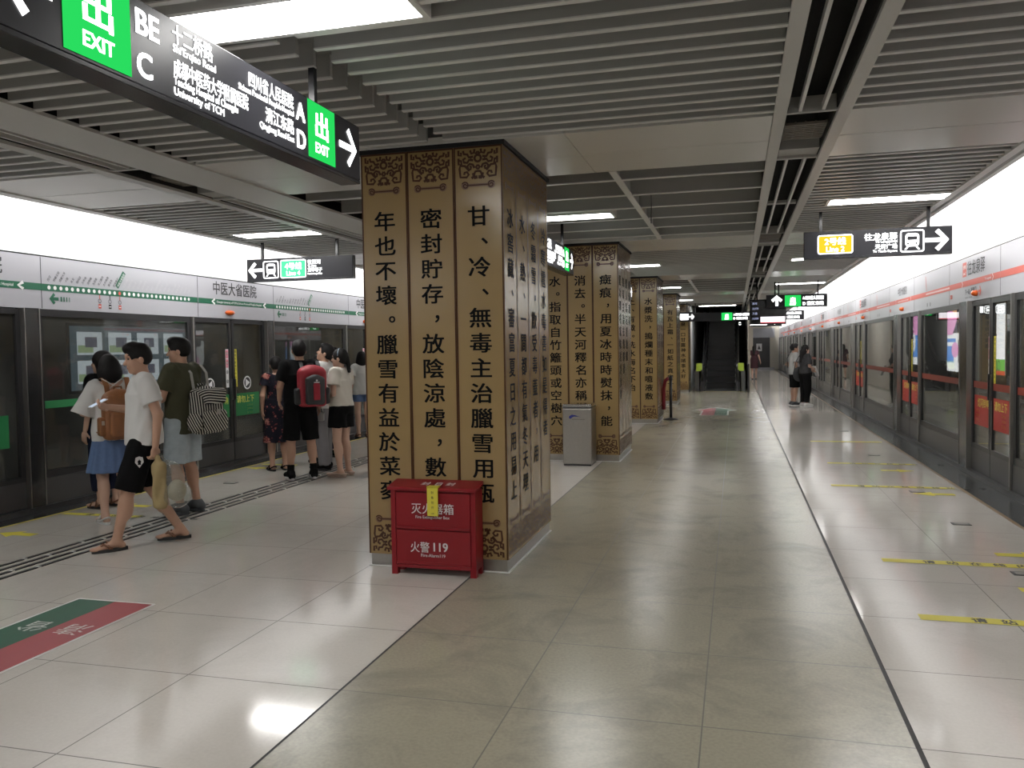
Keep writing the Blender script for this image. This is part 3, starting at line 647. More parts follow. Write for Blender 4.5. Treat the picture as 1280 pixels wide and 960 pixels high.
def line_sign(label, x0, x1, y, left):
    L_ = x1-x0
    r, fr = sign_case('line_direction_sign', label, ((x0+x1)/2, y, 0), 0, L_, 2.58, 2.885, (-L_/2+0.22, L_/2-0.24) if left else (-L_/2+0.18, L_/2-0.23))
    bg = Print(fr, 0.002); pr = Print(fr, 0.0035); zc = 2.735
    if left:
        pr.arrow(-L_/2+0.14, zc, 0.20, math.pi, 0, k=0.2); train_icon(pr, -L_/2+0.37, zc, 0.22)
        u0 = -L_/2+0.52; bg.rrect(u0, u0+0.37, zc-0.115, zc+0.115, 0.02, 0); pr.rrect(u0, u0+0.37, zc-0.115, zc+0.115, 0.02, 0, 0, 0.012)
        pr.text('4号线', u0+0.185, zc+0.0, 0.10, 0, 0.03, 'c'); pr.text('Line 4', u0+0.185, zc-0.085, 0.085, 0, 0.02, 'c')
        for t, z, h in (('往西河', 2.79, 0.065), ('To Xihe', 2.75, 0.038), ('宽窄巷子', 2.69, 0.06), ('Kuanzhaixiangzi Alleys', 2.65, 0.034)): pr.text(t, u0+0.40, z, h, 0, 0.015, mw=0.21)
        bg.build('line_badge', M_GT, r)
    else:
        u0 = -L_/2+0.15; bg.rrect(u0, u0+0.36, zc-0.10, zc+0.10, 0.02, 0); pr.rrect(u0, u0+0.36, zc-0.10, zc+0.10, 0.02, 0, 0, 0.012)
        pr.text('2号线', u0+0.18, zc+0.0, 0.09, 0, 0.025, 'c'); pr.text('Line 2', u0+0.18, zc-0.08, 0.08, 0, 0.02, 'c')
        u1 = L_/2-0.55
        for t, z, h in (('往龙泉驿', 2.765, 0.085), ('To Longquanyi', 2.73, 0.038), ('天府广场', 2.665, 0.058), ('To Tianfu Square', 2.625, 0.036)): pr.text(t, u1, z, h, 0, 0.02, 'r', mw=0.34)
        train_icon(pr, L_/2-0.40, zc, 0.23); pr.arrow(L_/2-0.16, zc, 0.22, 0, 0, k=0.2); bg.build('line_badge', M_GY, r)
    pr.build('lettering', [M_GW, M_SIGNF], r)
line_sign('black hanging sign with arrow and green line badge over the waiting queue', -6.40, -4.83, 10.0, True)
line_sign('black hanging sign with amber line badge over the right platform edge', 0.75, 2.27, 10.0, False)
def exit_sign_cross(label, x0, x1, y, z0=2.58, up=True, lines=('A 四川省人民医院', 'D 清江东路'), fu=0.0):
    L_ = x1-x0; r, fr = sign_case('exit_sign', label, ((x0+x1)/2, y, 0), 0, L_, z0, z0+0.30, (-L_/2+0.2, L_/2-0.2))
    bg = Print(fr, 0.002); pr = Print(fr, 0.0035); u = -L_/2+fu
    if up: pr.arrow(u+0.24, z0+0.15, 0.22, math.pi/2, 0, k=0.28)
    bg.rect(u+0.42, u+0.78, z0+0.02, z0+0.28, 0); bg.build('green_exit_panel', M_GG, r)
    pr.text('出', u+0.60, z0+0.12, 0.13, 0, 0.05, 'c'); pr.text('EXIT', u+0.60, z0+0.045, 0.07, 0, 0.03, 'c')
    for q, t in enumerate(lines): pr.text(t, u+0.82, z0+0.175-q*0.13, 0.095, 0, 0.025, mw=L_-fu-0.9)
    pr.build('lettering', M_GW, r)
exit_sign_cross('black sign with up arrow and green exit panel over the far right edge', 0.70, 2.06, 20.6, 2.50)
exit_sign_cross('small exit sign half behind the train time screen', 0.75, 2.15, 28.6, 2.44, False, ('B 四川省人民医院', 'E 清江东路'))
exit_sign_cross('wide black exit sign hanging in front of the escalator', -1.55, 0.52, 29.4, 2.47, False, ('A 四川省人民医院', 'D 清江东路'), 0.66)
r, fr = sign_case('line_direction_sign', 'lit white line sign on the left of the escalator exit sign', (-2.0, 28.9, 0), 0, 1.3, 2.46, 2.78, (-0.4, 0.4))
pr = Print(fr, 0.003); train_icon(pr, 0.02, 2.62, 0.22); pr.rrect(0.17, 0.45, 2.52, 2.72, 0.02, 0); pr.arrow(0.55, 2.62, 0.16, 0, 0, k=0.25); train_icon(pr, -0.3, 2.62, 0.22); pr.build('lettering', LIT[:2], r)
r, fr = sign_case('line_direction_sign', 'lit white sign over the passage beside the escalator', (1.0, 38, 0), 0, 1.9, 2.44, 2.80, (-0.7, 0.7))
pr = Print(fr, 0.003); pr.rrect(-0.5, 0.35, 2.5, 2.74, 0.05, 0); pr.arrow(0.62, 2.62, 0.2, 0, 0, k=0.3); pr.text('C', -0.88, 2.53, 0.16, 0, 0.04); pr.build('lettering', LIT[:2], r)
# train time screen
r = thing('train_time_screen', 'black hanging train time screen with white and red banner', 'screen', (0.75, 20.95, 0))
MB().box(-0.42, 0.42, -0.05, 0.08, 2.12, 2.72).build('case', M_SIGN, r, bevel=0.006)
for x in (-0.25, 0.25): MB().box(x-0.016, x+0.016, 0, 0.03, 2.72, CZ+0.1).build('hanger_rod', M_SIGN, r)
fr = Frame((0, -0.052, 0), (1, 0, 0)); pr = Print(fr); pr.rect(-0.40, 0.40, 2.14, 2.70, 0)
pr.rect(-0.17, 0.39, 2.17, 2.30, 1, 0.001); pr.rect(-0.17, 0.39, 2.15, 2.17, 2, 0.001)
for q, t in enumerate(('西河', '2分钟', '万盛', '5分钟')): pr.text(t, -0.36, 2.60-q*0.12, 0.06, 3, 0.0, mw=0.16)
pr.build('display', [mat('black_display', (0.008, 0.008, 0.01), 0.15), glow('screen_white', (1, 0.92, 0.98), 1.3), glow('screen_red', (0.7, 0.03, 0.05), 0.8), glow('screen_blue', (0.55, 0.6, 0.9), 0.9)], r)

# ================================================================ RED FIRE EXTINGUISHER BOX
M_BOX = mat('red_enamel', (0.205, 0.007, 0.012), 0.38, spec=0.35)
r = thing('fire_extinguisher_box', 'red metal fire extinguisher box with white lettering at the column foot', 'fire box', (-2.10, 5.605, 0))
hw, dp, hb = 0.322, 0.085, 0.615
b = MB().box(-hw+0.012, hw-0.012, -dp+0.012, dp, 0.055, hb)
b.box(-hw, -hw+0.035, -dp, dp, 0.05, hb).box(hw-0.035, hw, -dp, dp, 0.05, hb).box(-hw+0.035, hw-0.035, -dp, -dp+0.012, 0.05, 0.075)
b.build('body', M_BOX, r, bevel=0.003)
MB().box(-hw+0.04, hw-0.04, -dp+0.001, -dp+0.014, 0.335, hb-0.012).box(-hw+0.04, hw-0.04, -dp-0.008, -dp+0.003, 0.335, 0.352).build('upper_flap', M_BOX, r, bevel=0.004)
MB().box(-hw+0.04, hw-0.04, -dp+0.003, -dp+0.014, 0.078, 0.328).box(-hw+0.04, hw-0.04, -dp-0.004, -dp+0.006, 0.078, 0.092).build('lower_panel', M_BOX, r, bevel=0.004)
MB().add([(-hw-0.02, -dp-0.02, hb), (hw+0.012, -dp-0.02, hb), (hw+0.012, dp, hb+0.028), (-hw-0.02, dp, hb+0.028), (-hw-0.02, -dp-0.02, hb+0.024), (hw+0.012, -dp-0.02, hb+0.024), (hw+0.012, dp, hb+0.056), (-hw-0.02, dp, hb+0.056)],
    [(0,3,2,1),(4,5,6,7),(0,1,5,4),(1,2,6,5),(2,3,7,6),(3,0,4,7)]).build('lid', M_BOX, r, bevel=0.004)
for x in (-hw, hw-0.045):
    for y in (-dp, dp-0.045): MB().prism([(x, y), (x+0.045, y), (x+0.045, y+0.045), (x, y+0.045)], 0.0, 0.06).build('foot', M_BOX, r)
fr = Frame((0, -dp, 0), (1, 0, 0)); pr = Print(fr, 0.0022)
pr.text('灭火器箱', 0.0, 0.455, 0.082, 0, 0.010, 'c'); pr.text('Fire Extinguisher Box', 0.0, 0.415, 0.030, 0, 0.015, 'c', mw=0.28)
pr.text('火警', -0.10, 0.175, 0.082, 0, 0.010, 'c', 0.92); pr.text('119', 0.058, 0.18, 0.088, 0, 0.03, 'c', 0.95); pr.text('Fire-Alarm119', 0.0, 0.137, 0.032, 0, 0.015, 'c')
pr.build('lettering', mat('white_lettering', (0.72, 0.70, 0.70), 0.5), r)
pr = Print(Frame((0, -dp-0.02, hb+0.024), (1, 0, 0), Vector((0, dp*2+0.02, 0.032)).normalized()), 0.002)
pr.rect(-0.11, 0.17, 0.05, 0.13, 1)
for u in (-0.07, 0.03, 0.12): pr.text('封' if u != 0.03 else '日', u, 0.06, 0.07, 0, 0.02, 'c')
pr.build('lid_label', [mat('white_lettering', (0.72, 0.70, 0.70), 0.5), M_BOX], r)
sl = MB().box(-0.028, 0.052, -dp-0.030, -dp-0.0215, hb-0.175, hb+0.03).box(-0.030, 0.054, -dp-0.030, -dp+0.03, hb+0.025, hb+0.037).build('seal_tag', M_YELLOW, r); sl['label'] = 'yellow paper seal'
pr = Print(Frame((0.012, -dp-0.030, 0), (1, 0, 0)), 0.001)
for q, ch in enumerate('封条勿开'): pr.text(ch, 0, hb-0.015-q*0.036, 0.022, 0, 0, 'c')
pr.text('119', 0, hb-0.163, 0.016, 0, 0.02, 'c'); pr.build('seal_lettering', M_INK, sl)

# ================================================================ LITTER BIN
r = thing('litter_bin', 'brushed steel litter bin standing before the second column', 'bin', (-2.11, 11.36, 0))
MB().box(-0.20, 0.20, -0.20, 0.20, 0.02, 0.79).build('body', M_STEEL, r, bevel=0.012)
MB().box(-0.19, 0.19, -0.19, 0.19, 0.0, 0.03).build('base', M_FRAME, r)
MB().box(-0.205, 0.205, -0.205, 0.205, 0.795, 0.812).box(-0.18, 0.18, -0.18, 0.18, 0.785, 0.80).build('collar', M_DSTEEL, r)
MB().box(-0.20, 0.20, -0.20, 0.20, 0.812, 0.85).build('lid', mat('polished_steel', (0.7, 0.7, 0.69), 0.15, 1.0), r, bevel=0.012)
pr = Print(Frame((0, -0.20, 0), (1, 0, 0)), 0.0015)
A = [(-0.11, 0.655), (-0.105, 0.685), (-0.07, 0.705), (-0.03, 0.700), (0.07, 0.668), (0.02, 0.678), (-0.04, 0.68), (-0.07, 0.665), (-0.08, 0.65)]
pr.poly(A[::-1], 0); pr.rect(-0.07, 0.11, 0.640, 0.644, 1); pr.build('emblem', [mat('blue_print', (0.02, 0.03, 0.25), 0.4), M_INK], r)

# ================================================================ ROPE STANCHION
r = thing('rope_stanchion', 'black stanchion post with hanging red belt beside a column', 'stanchion', (-1.395, 18.6, 0))
MB().cyl((0, 0), 0.17, 0, 0.012, 28).cyl((0, 0), 0.165, 0.012, 0.05, 28, 0, 0.03).build('base', M_FRAME, r, True)
MB().cyl((0, 0), 0.032, 0.03, 0.94, 16).build('post', M_FRAME, r, True)
MB().cyl((0, 0), 0.038, 0.86, 0.97, 16).build('cap', M_FRAME, r, True)
MB().tube([(-0.05, 0.02, 0.92), (-0.12, 0.03, 0.86), (-0.155, 0.04, 0.70), (-0.16, 0.05, 0.45), (-0.155, 0.05, 0.22)], 0.04, 8).build('belt', mat('red_belt', (0.22, 0.012, 0.02), 0.6), r, True)

# ================================================================ FLOOR GRAPHICS
def floor_sticker(name, label, cat, build):
    pr = Print(Frame((0, 0, 0.0015), (1, 0, 0), (0, 1, 0)), 0.001); mats = build(pr); return tag(pr.build(name, mats), label, cat)
M_SG = mat('worn_green_vinyl', (0.018, 0.085, 0.05), 0.35); M_SR = mat('worn_red_vinyl', (0.33, 0.065, 0.075), 0.35); M_SW = mat('white_vinyl', (0.72, 0.72, 0.69), 0.35)
def _s(pr):
    pr.rrect(-4.245, -3.635, 2.65, 4.515, 0.02, 2); pr.rect(-4.225, -3.94, 2.67, 4.495, 0, 0.0006); pr.rect(-3.94, -3.655, 2.67, 4.495, 1, 0.0006)
    V, F = None, None
    for t, u in (('省人民医院', -3.975), ('清江东路', -3.70)):
        for q, ch in enumerate(t): pr.text(ch, u, 4.05-q*0.66, 0.19, 2, 0.025, 'l', 1.0, math.pi)
    return [M_SG, M_SR, M_SW]
floor_sticker('floor_sticker', 'large green and red floor sticker with white border and characters', 'floor sticker', _s)
def _f(pr):
    x0, y0 = -0.72, 19.85; c = -0.50
    pr.poly([(c-0.53, y0+1.55), (c-0.33, y0+1.30), (c-0.33, y0-0.06), (c+0.33, y0-0.06), (c+0.33, y0+1.30), (c+0.53, y0+1.55), (c, y0+2.45)], 2)
    pr.poly([(c-0.48, y0+1.50), (c-0.29, y0+1.40), (c-0.29, y0), (c, y0), (c, y0+2.35)], 1, 0.0006); pr.poly([(c, y0+2.35), (c, y0), (c+0.29, y0), (c+0.29, y0+1.40), (c+0.48, y0+1.50)], 0, 0.0006)
    for u, t in ((-0.26, ('十二桥路', '医院')), (0.03, ('清江东路', '人民医院'))):
        for q, s in enumerate(t): pr.text(s, c+u, y0+0.75-q*0.45, 0.24, 2, 0.02, mw=0.22)
    return [M_SG, M_SR, M_SW]
floor_sticker('floor_sticker', 'red and green arrow shaped floor sticker before the escalator', 'floor sticker', _f)
def tape(x0, x1, y, label, txt=True, w_=0.105):
    def bb(pr):
        pr.rect(x0, x1, y-w_/2, y+w_/2, 0)
        if txt:
            for q, ch in enumerate('请站在线内排队候车'): pr.text(ch, x0+0.28+q*0.155, y-0.033, 0.085, 1, 0.03)
        return [M_YELLOW, M_INK]
    floor_sticker('queue_tape', label, 'floor tape', bb)
def farrow(x, y, ang, label, h=0.34):
    def bb(pr):
        c, s = math.cos(ang), math.sin(ang); R = lambda a, b: (x+a*c-b*s, y+a*s+b*c)
        pr.poly([R(-h*0.5, 0.05), R(-h*0.5, -0.05), R(0, -0.05), R(0, -0.12), R(h*0.5, 0), R(0, 0.12), R(0, 0.05)], 0); return [M_YELLOW]
    floor_sticker('queue_arrow', label, 'floor arrow', bb)
tape(1.04, 2.33, 5.28, 'yellow lettered floor tape at the bottom right of the platform'); tape(1.05, 2.33, 6.63, 'yellow lettered floor tape beyond the first one on the right')
tape(1.05, 2.33, 10.06, 'long thin yellow floor tape in front of the red stickered door'); tape(1.2, 2.3, 11.95, 'faint yellow floor tape short of the white paper notice door'); tape(1.2, 2.3, 14.6, 'faint yellow floor tape farthest along the right edge', False)
farrow(2.10, 6.97, 0.0, 'yellow floor arrow beside the lettered tape', 0.4); farrow(1.98, 6.0, 0.0, 'yellow floor arrow between the two lettered tapes', 0.4)
farrow(2.03, 9.64, math.pi, 'yellow floor arrow before the red stickered door', 0.42); farrow(1.98, 11.35, 0, 'faint yellow floor arrow beyond the long thin tape', 0.4)
tape(-6.68, -5.75, 6.95, 'yellow lettered floor tape at the hidden woman\'s feet', True, 0.09); farrow(-6.35, 6.05, math.pi, 'yellow floor arrow at the left picture edge by the door sill', 0.4)
farrow(-6.3, 7.45, math.pi, 'yellow floor arrow behind the woman with the brown backpack', 0.5); farrow(-6.45, 10.25, math.pi, 'yellow floor arrow near the floral dress woman', 0.5); tape(-6.65, -6.1, 10.6, 'short yellow floor tape near the floral dress woman', False)
# steel cover plates let into the floor
spots = [(1.93, 8.09, 'by the yellow arrow of the red stickered door'), (1.93, 6.42, 'between the two lettered tapes'), (1.90, 9.78, 'touching the arrow before the red stickered door'), (1.93, 12.9, 'beyond the long thin tape'), (1.93, 16.4, 'near the waiting couple'), (-6.1, 9.0, 'in front of the door with the green stickers')]
for x, y, t in spots:
    b = MB().box(-0.075, 0.075, -0.05, 0.05, 0.0005, 0.004).box(-0.055, 0.055, -0.032, 0.032, 0.004, 0.005, 1).build('floor_plate', [M_FRAME, mat('plate_grey', (0.25, 0.24, 0.22), 0.4)], None, loc=(x, y, 0))
    tag(b, f'small steel cover plate in the floor {t}', 'floor plate', 'steel floor plates')
# tactile guide strips along the green line side
for i in range(4):
    x = -5.50+i*0.105
    s = MB().box(x-0.016, x+0.016, -2, 40, 0.0, 0.006).build('guide_strip', mat('dark_guide_metal', (0.03, 0.03, 0.032), 0.35, 0.5))
    tag(s, f'dark metal tactile guide strip, {ORD[i]} from the green line doors', 'guide strip', 'tactile guide strips')
    c = MB()
    for k in range(70): y = -1.9+k*0.60+i*0.14; c.box(x-0.017, x+0.017, y-0.015, y+0.015, 0.0, 0.0075)
    c.build('joint_clip', mat('bright_clip', (0.72, 0.72, 0.70), 0.3), s)

# ================================================================ TRACKSIDE LIGHT BOXES
def lightbox(label, x, y0, y1, z0, z1, sg, draw):
    r = thing('advertising_light_box', label, 'light box', (x, (y0+y1)/2, 0)); h = (y1-y0)/2
    MB().box(*sorted((0, -sg*0.12)), -h-0.05, h+0.05, z0-0.05, z1+0.05).build('frame', M_FRAME, r)
    fr = Frame((sg*0.004, -h if sg > 0 else h, 0), (0, 1 if sg > 0 else -1, 0)); pr = Print(fr); mats = draw(pr, 2*h, z0, z1); pr.build('poster', mats, r)
E_ = 1.5
GWP = glow('poster_white', (0.95, 0.93, 0.97), E_); GPK = glow('poster_pink', (0.85, 0.35, 0.65), E_); GBL = glow('poster_blue', (0.12, 0.30, 0.75), E_); GOR = glow('poster_orange', (0.95, 0.5, 0.3), E_)
GDK = glow('poster_dark', (0.10, 0.09, 0.14), 0.6); GGR = glow('poster_green', (0.18, 0.65, 0.10), 1.0); GRD = glow('poster_red', (0.75, 0.08, 0.03), 1.0)
def d_tree(pr, W_, a, b):
    H = b-a; pr.rect(0, W_, a, b, 0); pr.rect(0, W_, a, a+H*0.06, 3, 0.001); pr.rect(0, W_, a+H*0.06, a+H*0.22, 2, 0.001); random.seed(5)
    pr.poly([(0, a+H*0.2), (W_*0.5, a+H*0.2), (W_*0.35, a+H*0.28), (W_*0.12, a+H*0.26)], 2, 0.0015)
    pr.rect(W_*0.27, W_*0.31, a+H*0.2, a+H*0.6, 1, 0.002)
    for i in range(70):
        t = random.random(); pr.disc(W_*(0.29+random.uniform(-0.24, 0.24)*(0.3+t*(1.2-t))), a+H*(0.38+0.42*t), W_*random.uniform(0.015, 0.035), 1, 0.002+i*1e-5, 8)
    pr.ring(W_*0.45, a+H*0.12, W_*0.09, W_*0.02, 1, 16, 0.003); pr.ring(W_*0.62, a+H*0.13, W_*0.09, W_*0.02, 1, 16, 0.003)
    return [GWP, GDK, GGR, GRD]
def d_abs(pr, W_, a, b):
    H = b-a; pr.rect(0, W_, a, b, 0)
    pr.poly([(0, a+H*0.58), (W_*0.3, a+H*0.58), (W_*0.5, a+H*0.8), (W_*0.5, b), (0, b)], 1, 0.001); pr.poly([(W_*0.15, b), (W_*0.5, b), (W_*0.5, a+H*0.85)], 3, 0.0015)
    pr.poly([(W_*0.3, a+H*0.6), (W_*0.5, a+H*0.8), (W_*0.5, b), (W_, b), (W_, a+H*0.6)], 4, 0.0018)
    pr.rect(0, W_*0.45, a+H*0.46, a+H*0.52, 2, 0.001); pr.rect(0, W_*0.35, a+H*0.14, a+H*0.40, 2, 0.001); pr.disc(W_*0.42, a+H*0.34, W_*0.18, 1, 0.002, 24, H*0.12); pr.disc(W_*0.9, a+H*0.32, W_*0.14, 1, 0.002, 24, H*0.11)
    pr.poly([(W_*0.56, a+H*0.14), (W_*0.76, a+H*0.14), (W_*0.74, a+H*0.55), (W_*0.70, a+H*0.78), (W_*0.66, a+H*0.78), (W_*0.60, a+H*0.55)], 0, 0.003); pr.rect(W_*0.58, W_*0.62, a+H*0.14, a+H*0.5, 4, 0.0035)
    return [GWP, GPK, GBL, GOR, GDK]
def d_blue(pr, W_, a, b):
    H = b-a; pr.rect(0, W_, a, b, 2); pr.rect(0, W_, a+H*0.6, b, 1, 0.001); pr.rect(0, W_, a, a+H*0.15, 0, 0.001); pr.disc(W_*0.5, a+H*0.45, W_*0.25, 0, 0.002); return [GWP, GPK, GBL]
lightbox('lit white poster with a tree and green ground behind the right glass', 6.98, 24.9, 26.3, 0.70, 2.65, -1, d_tree)
lightbox('lit pink, blue and white poster behind the right glass', 6.98, 28.7, 31.2, 0.65, 2.75, -1, d_abs)
lightbox('narrow lit pink and blue poster far along behind the right glass', 6.98, 36.0, 37.5, 0.75, 2.7, -1, d_blue)
def d_photos(pr, W_, a, b):
    H = b-a; pr.rect(0, W_, a, b, 0)
    for c in range(4):
        for q in range(2):
            u = W_*(0.05+c*0.24); z = a+H*(0.1+q*0.45); pr.rect(u, u+W_*0.19, z, z+H*0.36, 1, 0.001); pr.rect(u+0.02, u+W_*0.12, z+0.04, z+H*0.15, 2, 0.002); pr.rect(u+W_*0.06, u+W_*0.15, z+H*0.12, z+H*0.28, 3, 0.003)
    return [glow('poster_slate', (0.10, 0.14, 0.17), 0.35), glow('poster_pale', (0.55, 0.6, 0.66), 0.5), glow('poster_olive', (0.2, 0.26, 0.15), 0.7), glow('poster_shade', (0.1, 0.1, 0.14), 0.5)]
lightbox('dim slate panel of lit photographs standing in for reflections in the left glass', -11.28, 12.0, 15.2, 1.0, 2.15, 1, d_photos)  # added glowing display in place of the left glass's hazy reflections

# ================================================================ ESCALATOR
r = thing('escalator', 'dark escalator rising at the far end of the platform', 'escalator', (-0.55, 30.4, 0))
A30 = math.radians(30); Lz = lambda y: max(0.0, (y-1.6)*math.tan(A30))
for s in (-1, 1):
    prof = [(0.0, 0.0), (0.1, 0.86), (1.2, 0.90), (1.9, 0.98+Lz(1.9)), (8, 0.95+Lz(8)), (8, Lz(8)-0.2), (1.6, 0.0)]
    V = [(s*0.62-0.06, y, z) for y, z in prof]+[(s*0.62+0.06, y, z) for y, z in prof]; n = len(prof)
    bl = MB().add(V, [tuple(range(n)), tuple(range(n, 2*n))[::-1]]+[(i, n+i, n+(i+1) % n, (i+1) % n) for i in range(n)]).build('balustrade', mat('black_balustrade', (0.02, 0.02, 0.022), 0.25), r)
    hp = [(s*0.62, 0.25, 0.22), (s*0.62, -0.02, 0.45), (s*0.62, -0.05, 0.72), (s*0.62, 0.12, 0.93), (s*0.62, 1.2, 0.96), (s*0.62, 1.9, 1.04+Lz(1.9)), (s*0.62, 8, 1.0+Lz(8))]
    MB().tube(hp, 0.05, 8).build('handrail', mat('black_rubber', (0.012, 0.012, 0.012), 0.35), r, True)
    MB().tube([(s*0.54, 0.3, 0.05), (s*0.54, 1.6, 0.1), (s*0.54, 8, 0.12+Lz(8))], 0.022, 6).build('skirt_rail', M_STEEL, r)
    t = MB().box(s*0.72-0.10, s*0.72+0.10, -0.06, 0.10, 0.72, 1.0).build('warning_tag', mat('lime_tag', (0.55, 0.75, 0.08), 0.5), r); t['label'] = 'lime yellow warning tag'
    MB().box(s*0.80-0.07, s*0.80+0.07, -0.02, 0.9, 0.0, 0.74).build('outer_deck', M_DSTEEL, r)
for i in range(20):
    y = 1.6+i*0.36; z = Lz(y)+0.02; z2 = Lz(y+0.36)+0.02
    b = MB().box(-0.54, 0.54, y, y+0.36, z-0.1 if i else 0, z2-0.0)
    for q in range(18): b.box(-0.53+q*0.06, -0.50+q*0.06, y-0.004, y+0.36, z2, z2+0.01)
    b.build('step', mat('black_step', (0.02, 0.02, 0.021), 0.4, 0.4), r)
MB().box(-0.56, 0.56, -0.3, 1.6, 0.0, 0.02).build('landing_plate', M_DSTEEL, r)
c = MB()
for q in range(26): c.box(-0.86+q*0.066, -0.86+q*0.066+0.035, -0.36, -0.31, 0.001, 0.004)
c.build('comb_marking', M_YELLOW, r)
r = thing('barrier_railing', 'low steel and glass barrier at the right of the escalator foot', 'railing', (0.42, 30.1, 0))
for y in (-0.5, 0.35): MB().box(-0.03, 0.03, y-0.03, y+0.03, 0, 0.98).build('post', M_FRAME, r)
MB().tube([(0, -0.5, 0.96), (0, 0.35, 0.96)], 0.03, 8).build('top_rail', M_STEEL, r); MB().box(-0.008, 0.008, -0.46, 0.31, 0.1, 0.9).build('glass', M_GLASSB, r)
# thin wires
for x, y, z, t in ((-0.83, 8.6, 2.88, 'thin black wire hanging from the open ceiling grid'), (-2.3, 2.75, 2.93, 'thin black wire hanging beside the bright ceiling panel')):
    tag(MB().tube([(x, y, z), (x+0.004, y, z+0.2), (x, y, 3.45)], 0.004, 6).build('hanging_wire', M_SIGN), t, 'wire')
# ================================================================ PEOPLE
# implicit surfaces: tapered capsules, ellipsoids and elliptical cones blended smoothly and meshed with surface nets
def V3(*a): return np.array(a, np.float32)
def rc(a, b, ra, rb, flat=False, sq=None):
    a, b = V3(*a), V3(*b); d = b-a; L2 = float(d@d)+1e-9; Ln = math.sqrt(L2); rm = max(ra, rb)
    lo = np.minimum(a, b)-rm; hi = np.maximum(a, b)+rm
    def f(X, Y, Z):
        px, py, pz = X-a[0], Y-a[1], Z-a[2]
        t = (px*d[0]+py*d[1]+pz*d[2])/L2; tc = np.clip(t, 0, 1)
        q = np.sqrt((px-tc*d[0])**2+(py-tc*d[1])**2+(pz-tc*d[2])**2)-(ra+(rb-ra)*tc)
        if flat: q = np.maximum(q, (t-1)*Ln)
        return q
    return f, lo, hi
def el(c, r, R=None):
    c, r = V3(*c), V3(*r); rm = r.max() if R is not None else r
    if R is not None: R = np.array(R, np.float32)
    def f(X, Y, Z):
        x, y, z = X-c[0], Y-c[1], Z-c[2]
        if R is not None: x, y, z = (R[0, 0]*x+R[1, 0]*y+R[2, 0]*z, R[0, 1]*x+R[1, 1]*y+R[2, 1]*z, R[0, 2]*x+R[1, 2]*y+R[2, 2]*z)
        k0 = np.sqrt((x/r[0])**2+(y/r[1])**2+(z/r[2])**2); k1 = np.sqrt((x/r[0]**2)**2+(y/r[1]**2)**2+(z/r[2]**2)**2)+1e-6
        return k0*(k0-1)/k1
    return f, c-rm, c+rm
def ec(c0, r0, c1, r1, pleat=0.0, npl=14):
    """upright elliptical cone between two levels; c=(x,y,z) r=(rx,ry)"""
    z0, z1 = c0[2], c1[2]; R = max(*r0, *r1)*(1+pleat)
    lo = V3(min(c0[0], c1[0])-R, min(c0[1], c1[1])-R, min(z0, z1)); hi = V3(max(c0[0], c1[0])+R, max(c0[1], c1[1])+R, max(z0, z1))
    def f(X, Y, Z):
        t = np.clip((Z-z0)/(z1-z0), 0, 1); x = X-(c0[0]+(c1[0]-c0[0])*t); y = Y-(c0[1]+(c1[1]-c0[1])*t)
        rx = r0[0]+(r1[0]-r0[0])*t; ry = r0[1]+(r1[1]-r0[1])*t
        k = np.sqrt((x/rx)**2+(y/ry)**2)
        if pleat: k = k/(1+pleat*t*np.cos(npl*np.arctan2(y, x)))
        d = (k-1)*np.minimum(rx, ry)
        return np.maximum(d, np.maximum(min(z0, z1)-Z, Z-max(z0, z1)))
    return f, lo, hi
